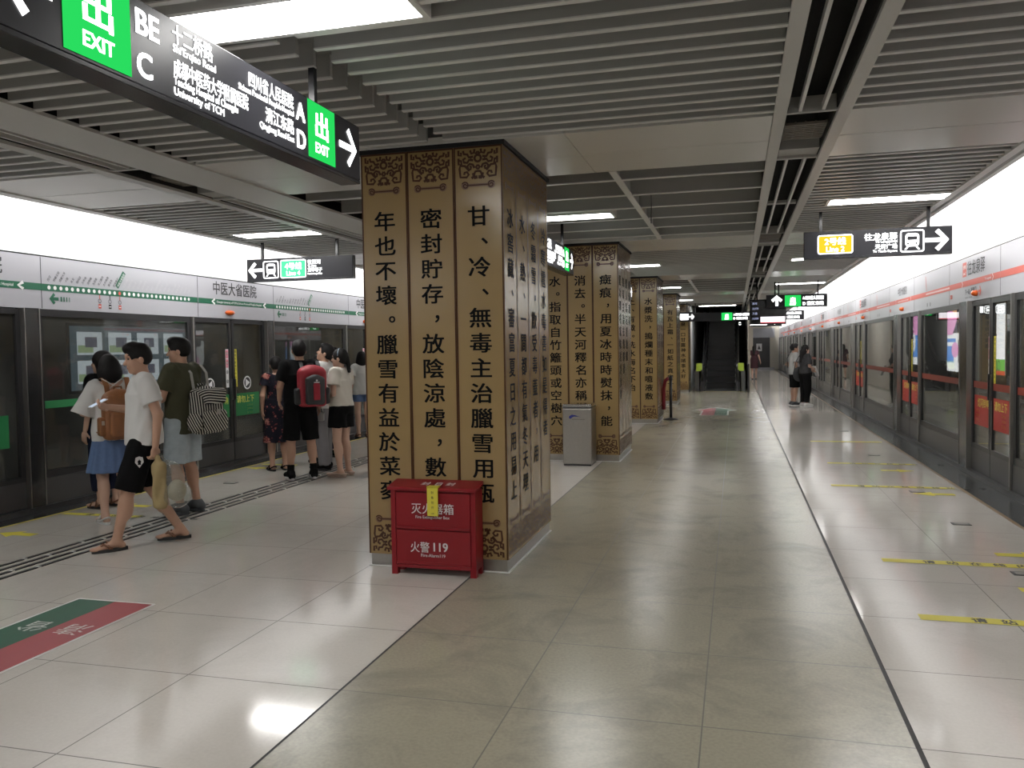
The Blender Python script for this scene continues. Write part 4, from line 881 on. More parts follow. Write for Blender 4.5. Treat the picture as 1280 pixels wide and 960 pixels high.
def sdf_mesh(ops, h, wrinkle=0.0, wf=22.0):
    us = [o for o in ops if o[0] == 'u']
    lo = np.min([o[1][1] for o in us], axis=0)-4*h-0.02; hi = np.max([o[1][2] for o in us], axis=0)+4*h+0.02
    n = np.ceil((hi-lo)/h).astype(int)+1
    ax = [(lo[i]+h*np.arange(n[i])).astype(np.float32) for i in range(3)]
    vol = np.full(n, 1.0, np.float32)
    for o in ops:
        if o[0] == 'cut':      # keep n.p < d
            nn, d = o[1], o[2]; vol = np.maximum(vol, (nn[0]*ax[0])[:, None, None]+(nn[1]*ax[1])[None, :, None]+(nn[2]*ax[2])[None, None, :]-d); continue
        f, l, u = o[1]; k = o[2]; m = k+3*h
        i0 = np.clip(np.floor((l-m-lo)/h).astype(int), 0, n-1); i1 = np.clip(np.ceil((u+m-lo)/h).astype(int)+1, 1, n)
        s = tuple(slice(a, b) for a, b in zip(i0, i1))
        X, Y, Z = ax[0][s[0]][:, None, None], ax[1][s[1]][None, :, None], ax[2][s[2]][None, None, :]
        d = f(X, Y, Z).astype(np.float32)
        if d.shape != vol[s].shape: d = np.broadcast_to(d, vol[s].shape)
        a = vol[s]
        if o[0] == 'u':
            if k > 0: q = np.clip(0.5+0.5*(d-a)/k, 0, 1); vol[s] = d*(1-q)+a*q-k*q*(1-q)
            else: vol[s] = np.minimum(a, d)
        else:
            vol[s] = np.maximum(a, -d)
    if wrinkle:
        X, Y, Z = ax[0][:, None, None], ax[1][None, :, None], ax[2][None, None, :]
        vol = vol+wrinkle*np.sin(wf*Z+9*np.sin(7*X+1)+6*np.sin(9*Y))*np.cos(15*X+8*Y)
    S = vol < 0
    c = np.zeros(n-1, np.int8)
    for a in (0, 1):
        for b in (0, 1):
            for g in (0, 1): c += S[a:n[0]-1+a, b:n[1]-1+b, g:n[2]-1+g]
    act = np.argwhere((c > 0) & (c < 8)); idx = np.full(n-1, -1, np.int64); idx[tuple(act.T)] = np.arange(len(act))
    P = np.zeros((len(act), 3)); W_ = np.zeros(len(act))
    cor = [(a, b, g) for a in (0, 1) for b in (0, 1) for g in (0, 1)]
    val = {q: vol[act[:, 0]+q[0], act[:, 1]+q[1], act[:, 2]+q[2]] for q in cor}
    for q in cor:
        for a in range(3):
            if q[a]: continue
            q2 = list(q); q2[a] = 1; q2 = tuple(q2); v0, v1 = val[q], val[q2]; x = (v0 < 0) != (v1 < 0)
            t = np.where(x, v0/(v0-v1+1e-12), 0); p = np.tile(np.array(q, float), (len(act), 1)); p[:, a] = t
            P[x] += p[x]; W_[x] += 1
    P = (act+P/np.maximum(W_, 1)[:, None])*h+lo
    F = []
    for a in range(3):
        b, g = (a+1) % 3, (a+2) % 3
        sl0 = [slice(None)]*3; sl1 = [slice(None)]*3; sl0[a] = slice(0, -1); sl1[a] = slice(1, None)
        E_ = np.argwhere(S[tuple(sl0)] != S[tuple(sl1)])
        E_ = E_[(E_[:, b] > 0) & (E_[:, g] > 0) & (E_[:, b] < n[b]-1) & (E_[:, g] < n[g]-1)]
        ins = S[tuple(E_.T)]
        def I(db, dg): q = E_.copy(); q[:, b] -= db; q[:, g] -= dg; return idx[tuple(q.T)]
        Q = np.stack([I(1, 1), I(0, 1), I(0, 0), I(1, 0)], 1); Q[~ins] = Q[~ins][:, ::-1]; F.append(Q)
    F = np.concatenate(F); F = F[(F >= 0).all(1)]
    return P, F
def np_mesh(name, P, F, m):
    me = bpy.data.meshes.new(name); me.vertices.add(len(P)); me.vertices.foreach_set('co', P.astype(np.float32).ravel())
    me.loops.add(F.size); me.loops.foreach_set('vertex_index', F.astype(np.int32).ravel())
    me.polygons.add(len(F)); me.polygons.foreach_set('loop_start', np.arange(0, F.size, 4, dtype=np.int32)); me.polygons.foreach_set('loop_total', np.full(len(F), 4, np.int32))
    me.polygons.foreach_set('use_smooth', [True]*len(F)); me.materials.append(m); me.update(calc_edges=True); return me
def unit(a): a = np.array(a, float); return a/(np.linalg.norm(a)+1e-9)

SKIN = mat('skin', (0.47, 0.28, 0.195), 0.5); SKINP = mat('fair_skin', (0.56, 0.36, 0.27), 0.5)
HAIR = mat('black_hair', (0.007, 0.006, 0.006), 0.6, spec=0.2)
EYE = mat('dark_eye', (0.02, 0.015, 0.012), 0.2); LIPM = mat('lips', (0.36, 0.14, 0.12), 0.5)

def rotz(a): c, s = math.cos(a), math.sin(a); return np.array([[c, -s, 0], [s, c, 0], [0, 0, 1]])
def rotx(a): c, s = math.cos(a), math.sin(a); return np.array([[1, 0, 0], [0, c, -s], [0, s, c]])
def hand_ops(w_, d, nrm, h, curl=0.5, side=1, spread=1.0):
    """palm, four bent fingers of unequal length and a thumb; d along the hand, nrm out of the palm"""
    w_ = np.array(w_, float); d = unit(d); nrm = unit(np.array(nrm, float)-d*np.dot(nrm, d)); a = np.cross(d, nrm)*side
    R = np.stack([a, d, nrm], 1)
    o = [('u', el(w_+d*0.045, (0.041, 0.052, 0.017), R), 0.012)]
    for q, L_ in zip((-1.5, -0.5, 0.5, 1.5), (0.060, 0.074, 0.080, 0.070)):
        b = w_+d*0.082+a*0.0195*q*spread; c1 = curl; d1 = d*math.cos(c1)+nrm*math.sin(c1); d2 = d*math.cos(2*c1)+nrm*math.sin(2*c1)
        m_ = b+d1*L_*0.52+a*q*0.002; o += [('u', rc(b-d*0.015, m_, 0.0092, 0.0085), 0.002), ('u', rc(m_, m_+d2*L_*0.48, 0.0085, 0.0070), 0.002)]
    b = w_+d*0.026+a*0.030; m_ = b+(d*0.6+a*0.55+nrm*0.45)*0.040; o += [('u', rc(b, m_, 0.0125, 0.0105), 0.006), ('u', rc(m_, m_+(d*0.85+a*0.1+nrm*0.5)*0.030, 0.0105, 0.008), 0.003)]
    return o
class Person:
    def __init__(s, label, loc, th, H, vox=0.008, female=False, pose=None, head=(0, 0), skin=None, group=None):
        s.k = H/1.72; s.vox = vox/s.k; s.fem = female; s.skin = skin or SKIN
        s.root = thing('person', label, 'person', (loc[0], loc[1], loc[2] if len(loc) > 2 else 0.0), th, group)
        f = 0.9 if female else 1.0
        J = dict(shL=(-0.172*f, -0.01, 1.395), shR=(0.172*f, -0.01, 1.395), elL=(-0.225*f, -0.035, 1.115), elR=(0.225*f, -0.035, 1.115), wrL=(-0.235*f, 0.03, 0.865), wrR=(0.235*f, 0.03, 0.865),
                 hipL=(-0.088, 0, 0.90), hipR=(0.088, 0, 0.90), knL=(-0.095, 0.015, 0.485), knR=(0.095, 0.015, 0.485), anL=(-0.095, -0.03, 0.085), anR=(0.095, -0.03, 0.085),
                 ftL=(-0.10, 1, 0), ftR=(0.10, 1, 0), hdL=None, hdR=None, pnL=(1, 0, 0), pnR=(-1, 0, 0), curlL=0.35, curlR=0.35, lean=0.0)
        J.update(pose or {}); s.J = {k: (np.array(v, float) if isinstance(v, tuple) else v) for k, v in J.items()}
        s.hr = rotz(head[0])@rotx(head[1]); s.hc = np.array((0, 0.0, 1.455)); s.f = f
    def hp(s, p): return tuple(s.hc+s.hr@np.array(p, float))     # head-local point
    def emit(s, name, ops, m, parent=None, wrinkle=0.0, vox=None, label=None):
        P, F = sdf_mesh(ops, vox or s.vox, wrinkle); o = obj(name, np_mesh(name, P*s.k, F, m), parent or s.root)
        if label: o['label'] = label
        return o
    def torso(s, g=0.0, k=0.05):
        f = s.f; hw_ = 0.165 if not s.fem else 0.168
        o = [('u', el((0, -0.01, 0.93), (hw_+g, 0.118+g, 0.125+g)), 0), ('u', el((0, 0, 1.08), (0.138*f+g, 0.098+g, 0.14+g)), k), ('u', el((0, -0.008, 1.27), (0.160*f+g, 0.112*f+g, 0.165+g)), k), ('u', rc(s.J['shL']+(0.03, 0, 0), s.J['shR']-(0.03, 0, 0), 0.052+g, 0.052+g), k)]
        if s.fem: o += [('u', el((-0.065, 0.075, 1.25), (0.06+g, 0.055+g, 0.062+g)), 0.03), ('u', el((0.065, 0.075, 1.25), (0.06+g, 0.055+g, 0.062+g)), 0.03)]
        return o
    def body(s, hands=True, face=True):
        J = s.J; f = s.f; a = 0.88 if s.fem else 1.0; o = s.torso()
        for q in 'LR':
            o += [('u', rc(J['sh'+q], J['el'+q], 0.050*a, 0.040*a), 0.03), ('u', rc(J['el'+q], J['wr'+q], 0.040*a, 0.027*a), 0.015)]
            o += [('u', rc(J['hip'+q], J['kn'+q], 0.086, 0.056), 0.03), ('u', rc(J['kn'+q], J['an'+q], 0.054, 0.036), 0.02)]
            c = J['kn'+q]+(J['an'+q]-J['kn'+q])*0.32; ft = unit(J['ft'+q]); o += [('u', el(c-ft*0.014, (0.052, 0.056, 0.115)), 0.03)]
            A = J['an'+q]; hl = A+np.array((0, 0, 0))-ft*0.035; hl[2] = A[2]-0.045; t = A+ft*0.135; t[2] = A[2]-0.055
            o += [('u', rc(A, hl, 0.036, 0.034), 0.02), ('u', rc(A-(0, 0, 0.02), t, 0.036, 0.024), 0.02), ('u', el(t+ft*0.025, (0.038, 0.045, 0.018)), 0.015)]
            if hands:
                hd = J['hd'+q] if J['hd'+q] is not None else J['wr'+q]-J['el'+q]
                o += hand_ops(J['wr'+q]+unit(hd)*0.012, hd, J['pn'+q], s.vox, J['curl'+q], 1 if q == 'L' else -1)
        R = s.hr; H = s.hp
        o += [('u', rc((0, -0.015, 1.40), H((0, -0.005, 0.06)), 0.056*a, 0.05*a), 0.03)]
        o += [('u', el(H((0, 0.0, 0.145)), (0.076, 0.095, 0.102), R), 0.02), ('u', el(H((0, 0.035, 0.075)), (0.057, 0.066, 0.072), R), 0.02), ('u', el(H((0, 0.07, 0.03)), (0.027, 0.026, 0.022), R), 0.02)]
        o += [('u', rc(H((0, 0.092, 0.135)), H((0, 0.115, 0.098)), 0.008, 0.0135), 0.012), ('u', el(H((0, 0.09, 0.062)), (0.024, 0.013, 0.011), R), 0.008), ('u', el(H((0, 0.084, 0.16)), (0.055, 0.016, 0.012), R), 0.02)]
        for q in (-1, 1):
            o += [('u', el(H((q*0.079, -0.002, 0.115)), (0.011, 0.022, 0.034), R), 0.006), ('u', el(H((q*0.034, 0.062, 0.092)), (0.028, 0.028, 0.03), R), 0.02), ('s', el(H((q*0.031, 0.098, 0.137)), (0.017, 0.011, 0.009), R), 0)]
        b = s.emit('body', o, s.skin)
        if face:
            e = MB()
            for q in (-1, 1):
                e2 = [('u', el(H((q*0.031, 0.083, 0.137)), (0.014, 0.010, 0.009), R), 0)]
                P, F = sdf_mesh(e2, 0.004); obj('eye', np_mesh('eye', P*s.k, F, EYE), s.root)
                P, F = sdf_mesh([('u', rc(H((q*0.014, 0.094, 0.163)), H((q*0.052, 0.082, 0.165)), 0.006, 0.005), 0)], 0.004); obj('eyebrow', np_mesh('eyebrow', P*s.k, F, HAIR), s.root)
            P, F = sdf_mesh([('u', el(H((0, 0.097, 0.062)), (0.021, 0.008, 0.009), R), 0)], 0.004); obj('lips', np_mesh('lips', P*s.k, F, LIPM), s.root)
        return b
    def hair(s, style, m=None):
        H = s.hp; R = s.hr
        up = R@np.array((0, 0, 1.0)); fw = R@np.array((0, 1.0, 0))
        o = [('u', el(H((0, -0.006, 0.155)), (0.088, 0.108, 0.108), R), 0)]
        if style == 'short':
            o += [('u', el(H((0, 0.055, 0.215)), (0.066, 0.05, 0.040), R), 0.03), ('u', el(H((0, -0.055, 0.115)), (0.066, 0.05, 0.07), R), 0.02)]
            o += [('s', el(H((0, 0.115, 0.10)), (0.10, 0.075, 0.105), R), 0), ('cut', -up, -float(up@np.array(H((0, 0, 0.06))))), ('s', el(H((0, 0.03, 0.055)), (0.12, 0.055, 0.075), R), 0)]
        elif style == 'undercut':
            o += [('u', el(H((0, 0.045, 0.225)), (0.075, 0.065, 0.045), R), 0.03), ('u', el(H((0, -0.05, 0.13)), (0.066, 0.052, 0.06), R), 0.02)]
            o += [('s', el(H((0, 0.115, 0.09)), (0.10, 0.07, 0.105), R), 0), ('s', el(H((0, 0.035, 0.06)), (0.12, 0.06, 0.095), R), 0), ('cut', -up, -float(up@np.array(H((0, 0, 0.065)))))]
        elif style == 'bob':
            o += [('u', el(H((0, -0.025, 0.07)), (0.116, 0.10, 0.135), R), 0.04), ('u', rc(H((-0.07, 0.0, 0.06)), H((-0.078, 0.0, -0.03)), 0.034, 0.028), 0.03), ('u', rc(H((0.07, 0.0, 0.06)), H((0.078, 0.0, -0.03)), 0.034, 0.028), 0.03)]
            o += [('s', el(H((0, 0.12, 0.09)), (0.066, 0.075, 0.105), R), 0), ('cut', -up, -float(up@np.array(H((0, 0, -0.045)))))]
        elif style == 'long':
            o += [('u', el(H((0, -0.045, 0.05)), (0.090, 0.07, 0.16), R), 0.04), ('u', rc(H((0, -0.075, 0.05)), (0, -0.135, 1.27), 0.075, 0.045), 0.04)]
            o += [('s', el(H((0, 0.12, 0.09)), (0.07, 0.08, 0.105), R), 0)]
        elif style == 'tail':
            o += [('u', rc(H((0, -0.10, 0.13)), H((0, -0.125, -0.05)), 0.03, 0.022), 0.02), ('u', el(H((0, -0.06, 0.12)), (0.07, 0.05, 0.07), R), 0.02)]
            o += [('s', el(H((0, 0.12, 0.09)), (0.085, 0.08, 0.11), R), 0), ('s', el(H((0, 0.03, 0.045)), (0.12, 0.05, 0.07), R), 0)]
        elif style == 'loose':
            o += [('u', el(H((0, -0.035, 0.05)), (0.100, 0.085, 0.15), R), 0.04), ('u', rc(H((-0.06, -0.05, 0.03)), H((-0.07, -0.075, -0.10)), 0.05, 0.03), 0.03), ('u', rc(H((0.06, -0.05, 0.03)), H((0.07, -0.075, -0.10)), 0.05, 0.03), 0.03)]
            o += [('s', el(H((0, 0.125, 0.09)), (0.068, 0.08, 0.11), R), 0)]
        return s.emit('hair', o, m or HAIR, wrinkle=0.0025)
    def sleeve(s, q, t, r0, r1): a, b = s.J['sh'+q], s.J['el'+q]; return ('u', rc(a+(0.0, 0, 0.0), a+(b-a)*t, r0, r1, True), 0.03)
    def tee(s, m, hem=0.86, t=0.62, g=0.016, wide=0.0, sl=(0.066, 0.074), name='shirt', wr=0.0035, neck=(0.075, 0.07, 0.055), nz=1.475):
        f = s.f; o = s.torso(g)
        o += [('u', ec((0, -0.004, 1.28), (0.160*f+g, 0.112*f+g), (0, 0.0, hem-0.03), (0.168+g+wide, 0.122+g+wide)), 0.03)]
        if t: o += [s.sleeve(q, t, *sl) for q in 'LR']
        o += [('cut', (0, 0, -1), -hem), ('s', el((0, 0.005, nz), neck), 0)]
        return s.emit(name, o, m, wrinkle=wr)
    def shorts(s, m, hem=0.50, waist=1.0, r=(0.108, 0.108), name='shorts', wr=0.003):
        o = [('u', el((0, -0.01, 0.93), (0.182, 0.135, 0.135)), 0)]
        for q in 'LR':
            a, b = s.J['hip'+q], s.J['kn'+q]; t = (a[2]-hem)/(a[2]-b[2]); c = a+(b-a)*min(t, 1.0)
            o += [('u', rc(a, c, *r, True), 0.03)]
        return s.emit(name, o+[('cut', (0, 0, 1), waist)], m, wrinkle=wr)
    def trousers(s, m, waist=1.0, ank=0.07, r=(0.105, 0.082, 0.078)):
        o = [('u', el((0, -0.01, 0.93), (0.180, 0.132, 0.135)), 0)]
        for q in 'LR':
            a, b, c = s.J['hip'+q], s.J['kn'+q], s.J['an'+q]; o += [('u', rc(a, b, r[0], r[1]), 0.03), ('u', rc(b, c+(0, 0, -0.03), r[1], r[2], True), 0.02)]
        return s.emit('trousers', o+[('cut', (0, 0, 1), waist), ('cut', (0, 0, -1), -ank)], m, wrinkle=0.004)
    def skirt(s, m, waist=1.02, hem=0.52, r0=(0.155, 0.115), r1=(0.245, 0.20), pleat=0.04, name='skirt'):
        return s.emit(name, [('u', ec((0, 0, waist), r0, (0, 0, hem), r1, pleat), 0), ('u', el((0, -0.01, 0.93), (0.182, 0.132, 0.12)), 0.03), ('cut', (0, 0, 1), waist)], m)
    def outline(s, q, w_=0.047, L_=(0.085, 0.19), n=24):
        ft = unit(s.J['ft'+q]); rt = np.array((ft[1], -ft[0], 0)); A = s.J['an'+q]; P = []
        for k in range(n):
            t = 2*math.pi*k/n; y = math.cos(t); yy = y*(L_[1] if y > 0 else L_[0]); ww = w_*(0.86+0.14*y)*math.sin(t)*1.0
            ww = math.copysign(abs(math.sin(t))**0.7, math.sin(t))*w_*(0.82+0.18*y); p = A+ft*yy+rt*ww; P.append((p[0]*s.k, p[1]*s.k))
        return P[::-1]
    def shoes(s, upper, sole, kind='sneaker', top=0.115, lab=None):
        for q in 'LR':
            A = s.J['an'+q]; ft = unit(s.J['ft'+q]); base = A[2]-0.085; rt = np.array((ft[1], -ft[0], 0))
            so = MB().prism(s.outline(q, 0.05 if kind == 'sneaker' else 0.048), base*s.k, (base+(0.026 if kind != 'flat' else 0.012))*s.k).build('shoe' if kind == 'sneaker' else 'sandal', sole, s.root)
            if lab: so['label'] = lab
            if kind in ('sneaker', 'flat'):
                hl = A-ft*0.045; hl[2] = base+0.05; t = A+ft*0.14; t[2] = base+0.045
                tp = base+(top if kind == 'sneaker' else 0.055)
                P, F = sdf_mesh([('u', rc(A+(0, 0, 0.01), hl, 0.046, 0.046), 0), ('u', rc(A-(0, 0, 0.01), t, 0.048, 0.037), 0.02), ('u', el(t+ft*0.02, (0.047, 0.05, 0.035)), 0.02), ('cut', (0, 0, 1), tp), ('cut', (0, 0, -1), -(base+0.008))]+([('s', el(A+ft*0.03+np.array((0, 0, 0.0)), (0.036, 0.075, 0.05)), 0)] if kind == 'flat' else []), s.vox)
                obj('upper', np_mesh('upper', P*s.k, F, upper), so)
            else:
                K = lambda a, b, c: tuple(((A+ft*a+rt*b)*s.k)[:2])+((base+c)*s.k,)
                if kind == 'flipflop': st = [[K(0.145, 0.005, 0.03), K(0.10, 0.025, 0.065), K(0.04, 0.048, 0.03)], [K(0.145, 0.005, 0.03), K(0.10, -0.02, 0.065), K(0.04, -0.048, 0.03)], [K(0.06, -0.047, 0.03), K(0.075, 0.0, 0.078), K(0.06, 0.047, 0.03)]]
                else: st = [[K(0.12, -0.046, 0.02), K(0.125, 0.0, 0.066), K(0.12, 0.046, 0.02)], [K(0.03, -0.047, 0.02), K(0.035, -0.035, 0.08), K(0.045, 0, 0.105), K(0.035, 0.035, 0.08), K(0.03, 0.047, 0.02)], [K(0.02, -0.046, 0.03), K(-0.07, -0.025, 0.07), K(-0.078, 0, 0.075), K(-0.07, 0.025, 0.07), K(0.02, 0.046, 0.03)]]
                for p in st: MB().tube(p, 0.010*s.k, 6).build('strap', upper, so, True)
    def world(s): return Matrix.Translation(s.root.location) @ Matrix.Rotation(s.root.rotation_euler.z, 4, 'Z') @ Matrix.Scale(s.k, 4)

def held(p, name, label, cat, at, rot=(0, 0, 0)):
    """a thing carried by person p, placed in p's frame; returns its root"""
    r = thing(name, label, cat); M = p.world() @ Matrix.Translation(at); r.location = M.translation
    r.rotation_euler = (rot[0], rot[1], rot[2]+p.root.rotation_euler.z); return r
def phone(p, label, at, rot):
    r = held(p, 'smartphone', label, 'phone', at, rot)
    MB().box(-0.036, 0.036, -0.004, 0.004, -0.075, 0.075).build('case', mat('white_phone_case', (0.7, 0.7, 0.72), 0.3), r, bevel=0.003)
    MB().box(-0.033, 0.033, 0.0041, 0.005, -0.068, 0.068).build('screen', glow('phone_screen', (0.65, 0.75, 0.9), 0.6), r)
def sdf_part(name, ops, h, m, parent, wr=0.0):
    P, F = sdf_mesh(ops, h, wr); return obj(name, np_mesh(name, P, F, m), parent)
def strapm(name, pts, r_, m, parent, w_=None):
    """a flat band following points"""
    mb = MB(); pts = [Vector(q) for q in pts]; w_ = w_ or r_; n = len(pts); V = []
    for i, q in enumerate(pts):
        d = (pts[min(i+1, n-1)]-pts[max(i-1, 0)]).normalized(); a = Vector((1, 0, 0)); a = (a-d*a.dot(d)).normalized(); b = d.cross(a)
        for x, y in ((-1, -1), (1, -1), (1, 1), (-1, 1)): V.append(q+a*x*w_/2+b*y*0.003)
    F = []
    for i in range(n-1):
        for k in range(4): k2 = (k+1) % 4; F.append((i*4+k, i*4+k2, i*4+4+k2, i*4+4+k))
    F += [(0, 1, 2, 3), tuple((n-1)*4+k for k in (3, 2, 1, 0))]
    return mb.add(V, F).build(name, m, parent)
def rbox(c, r, rd):
    """rounded box"""
    c = V3(*c); r = V3(*r)
    def f(X, Y, Z):
        qx, qy, qz = np.abs(X-c[0])-r[0]+rd, np.abs(Y-c[1])-r[1]+rd, np.abs(Z-c[2])-r[2]+rd
        return np.sqrt(np.maximum(qx, 0)**2+np.maximum(qy, 0)**2+np.maximum(qz, 0)**2)+np.minimum(np.maximum(qx, np.maximum(qy, qz)), 0)-rd
    return f, c-r, c+r
def backpack(p, label, at, size, mats, kind, yaw=0.0):
    """local frame of the wearer: -y is outwards from the back"""
    w_, d, h = size; r = held(p, 'backpack', label, 'backpack', at, (0, 0, yaw)); m0, m1, m2 = mats; vx = 0.008
    sdf_part('main_compartment', [('u', rbox((0, 0, 0), (w_/2, d/2, h/2), 0.06), 0), ('u', el((0, 0, h*0.40), (w_*0.42, d*0.45, h*0.20)), 0.05)], vx, m0, r, 0.003)
    if kind == 'leather':
        sdf_part('front_pocket', [('u', rbox((0, -d/2-0.01, -h*0.16), (w_*0.36, 0.045, h*0.27), 0.03), 0)], vx, m0, r, 0.002)
        sdf_part('flap', [('u', rbox((0, -d*0.30, h*0.30), (w_*0.44, d*0.32, h*0.16), 0.03), 0)], vx, m0, r)
        for x in (-1, 1): sdf_part('side_pocket', [('u', rbox((x*w_*0.52, 0, -h*0.2), (0.03, d*0.38, h*0.2), 0.02), 0)], vx, m0, r); MB().box(x*w_*0.52-0.012, x*w_*0.52+0.012, -d*0.42, -d*0.36, -0.07, -0.03).build('buckle', m2, r)
    elif kind == 'sport':
        sdf_part('front_pocket', [('u', rbox((0.02, -d/2-0.015, -h*0.08), (w_*0.34, 0.05, h*0.36), 0.04), 0), ('u', el((0.02, -d/2-0.03, h*0.2), (w_*0.27, 0.04, 0.07)), 0.03)], vx, m1, r, 0.002)
        sdf_part('trim_panel', [('u', rbox((0.03, -d/2-0.055, -h*0.12), (w_*0.12, 0.018, h*0.20), 0.012), 0), ('u', el((0.03, -d/2-0.055, h*0.14), (w_*0.17, 0.02, 0.05)), 0.02)], 0.006, m0, r)
        for x in (-1, 1): sdf_part('side_pocket', [('u', rbox((x*w_*0.5, 0, -h*0.22), (0.04, d*0.4, h*0.22), 0.03), 0)], vx, m1, r)
        pr = Print(Frame((0.03, -d/2-0.077, h*0.17), (1, 0, 0)), 0.001); pr.disc(0, 0.01, 0.012, 0); pr.rect(-0.035, 0.035, -0.018, -0.008, 0); pr.build('emblem', m2, r)
    else:
        sdf_part('front_pocket', [('u', rbox((0, -d/2-0.015, -h*0.2), (w_*0.4, 0.05, h*0.24), 0.035), 0)], vx, m1, r, 0.003)
        sdf_part('flap', [('u', rbox((0, -d*0.12, h*0.44), (w_*0.46, d*0.55, 0.045), 0.04), 0), ('u', rbox((0, -d*0.6, h*0.36), (w_*0.40, 0.03, 0.075), 0.028), 0.03)], vx, STRH, r, 0.002)
        for x in (-1, 1): sdf_part('side_pocket', [('u', el((x*w_*0.5, -0.01, -h*0.22), (0.05, d*0.5, h*0.24)), 0)], vx, m1, r, 0.003)
        MB().box(-0.025, 0.025, -d/2-0.07, -d/2-0.062, -0.02, 0.03).build('label_patch', m2, r)
    z1 = 1.40-at[2]
    for x in (-1, 1):
        b0 = (x*w_*0.28, d*0.42, h*0.44)
        strapm('shoulder_strap', [(b0[0], d*0.3, h*0.38), (b0[0]*1.05, d*0.5, z1-0.02), (x*0.105, d/2+0.075, z1+0.055), (x*0.115, d/2+0.16, z1+0.035), (x*0.125, d/2+0.235, z1-0.10), (x*0.165, d/2+0.20, z1-0.28), (x*0.17, d/2+0.10, -h*0.30), (x*w_*0.45, d*0.3, -h*0.40)], 0.032 if kind == 'striped' else 0.045, m2 if kind == 'striped' else (m0 if kind == 'leather' else m1), r)
    strapm('carry_loop', [(-0.04, d*0.4, h*0.5), (-0.03, d*0.42, h*0.5+0.06), (0.03, d*0.42, h*0.5+0.06), (0.04, d*0.4, h*0.5)], 0.02, m1, r, 0.02)
    return r

# fabrics
WTEE = mat('white_cotton', (0.66, 0.655, 0.64), 0.8, bump=0.2, nscale=14); CREAM = mat('cream_lace', (0.62, 0.585, 0.52), 0.85, noise=0.12, nscale=120)
BLK = mat('black_cotton', (0.006, 0.006, 0.0065), 0.9, spec=0.1); OLIVE = mat('olive_cotton', (0.055, 0.055, 0.033), 0.9, spec=0.15, noise=0.1, nscale=10); DENIM = mat('blue_denim', (0.085, 0.14, 0.27), 0.8, noise=0.15, nscale=40)
LDEN = mat('washed_denim', (0.36, 0.42, 0.45), 0.8, noise=0.25, nscale=14); GREY = mat('grey_twill', (0.15, 0.145, 0.15), 0.8, noise=0.1, nscale=15); NAVY = mat('navy_cloth', (0.010, 0.013, 0.03), 0.85, spec=0.15)
WINE = mat('dark_wine_cloth', (0.035, 0.006, 0.012), 0.8); TAN = mat('tan_leather', (0.22, 0.085, 0.028), 0.5, noise=0.25, nscale=18, bump=0.3); BRASS = mat('pale_metal', (0.7, 0.66, 0.6), 0.3, 0.8)
RUB = mat('black_rubber_sole', (0.015, 0.015, 0.015), 0.6); WSOLE = mat('white_sole', (0.7, 0.7, 0.7), 0.5); BRN = mat('brown_strap', (0.16, 0.065, 0.03), 0.5); GRYS = mat('charcoal_canvas', (0.05, 0.055, 0.06), 0.7)
BEIGE = mat('beige_leather', (0.50, 0.38, 0.31), 0.5); REDN = mat('red_nylon', (0.28, 0.010, 0.022), 0.55, noise=0.15, nscale=20); DKN = mat('charcoal_nylon', (0.02, 0.021, 0.023), 0.6)
def floral_mat():
    m = mat('floral_cloth', (0.008, 0.008, 0.014), 0.85, spec=0.15); N, L = nodes(m); b = N['Principled BSDF']; tc = N.new('ShaderNodeTexCoord')
    mp = N.new('ShaderNodeMapping'); mp.inputs['Scale'].default_value = (1, 1, 1); L.new(tc.outputs['Object'], mp.inputs[0])
    nz = N.new('ShaderNodeTexNoise'); nz.inputs['Scale'].default_value = 9; nz.inputs['Detail'].default_value = 5; L.new(mp.outputs[0], nz.inputs['Vector'])
    vo = N.new('ShaderNodeTexVoronoi'); vo.inputs['Scale'].default_value = 30; L.new(mp.outputs[0], vo.inputs['Vector'])
    r = N.new('ShaderNodeValToRGB'); r.color_ramp.elements[0].position = 0.54; r.color_ramp.elements[0].color = (0.008, 0.008, 0.014, 1); r.color_ramp.elements[1].position = 0.66; r.color_ramp.elements[1].color = (0.33, 0.15, 0.12, 1)
    e = r.color_ramp.elements.new(0.58); e.color = (0.16, 0.035, 0.035, 1); mth = N.new('ShaderNodeMath'); mth.operation = 'MULTIPLY_ADD'; mth.inputs[1].default_value = -0.22
    L.new(vo.outputs['Distance'], mth.inputs[0]); L.new(nz.outputs['Fac'], mth.inputs[2]); 
    ad = N.new('ShaderNodeMath'); ad.operation = 'ADD'; ad.inputs[1].default_value = 0.09; L.new(mth.outputs[0], ad.inputs[0]); L.new(ad.outputs[0], r.inputs[0]); L.new(r.outputs[0], b.inputs['Base Color']); return m
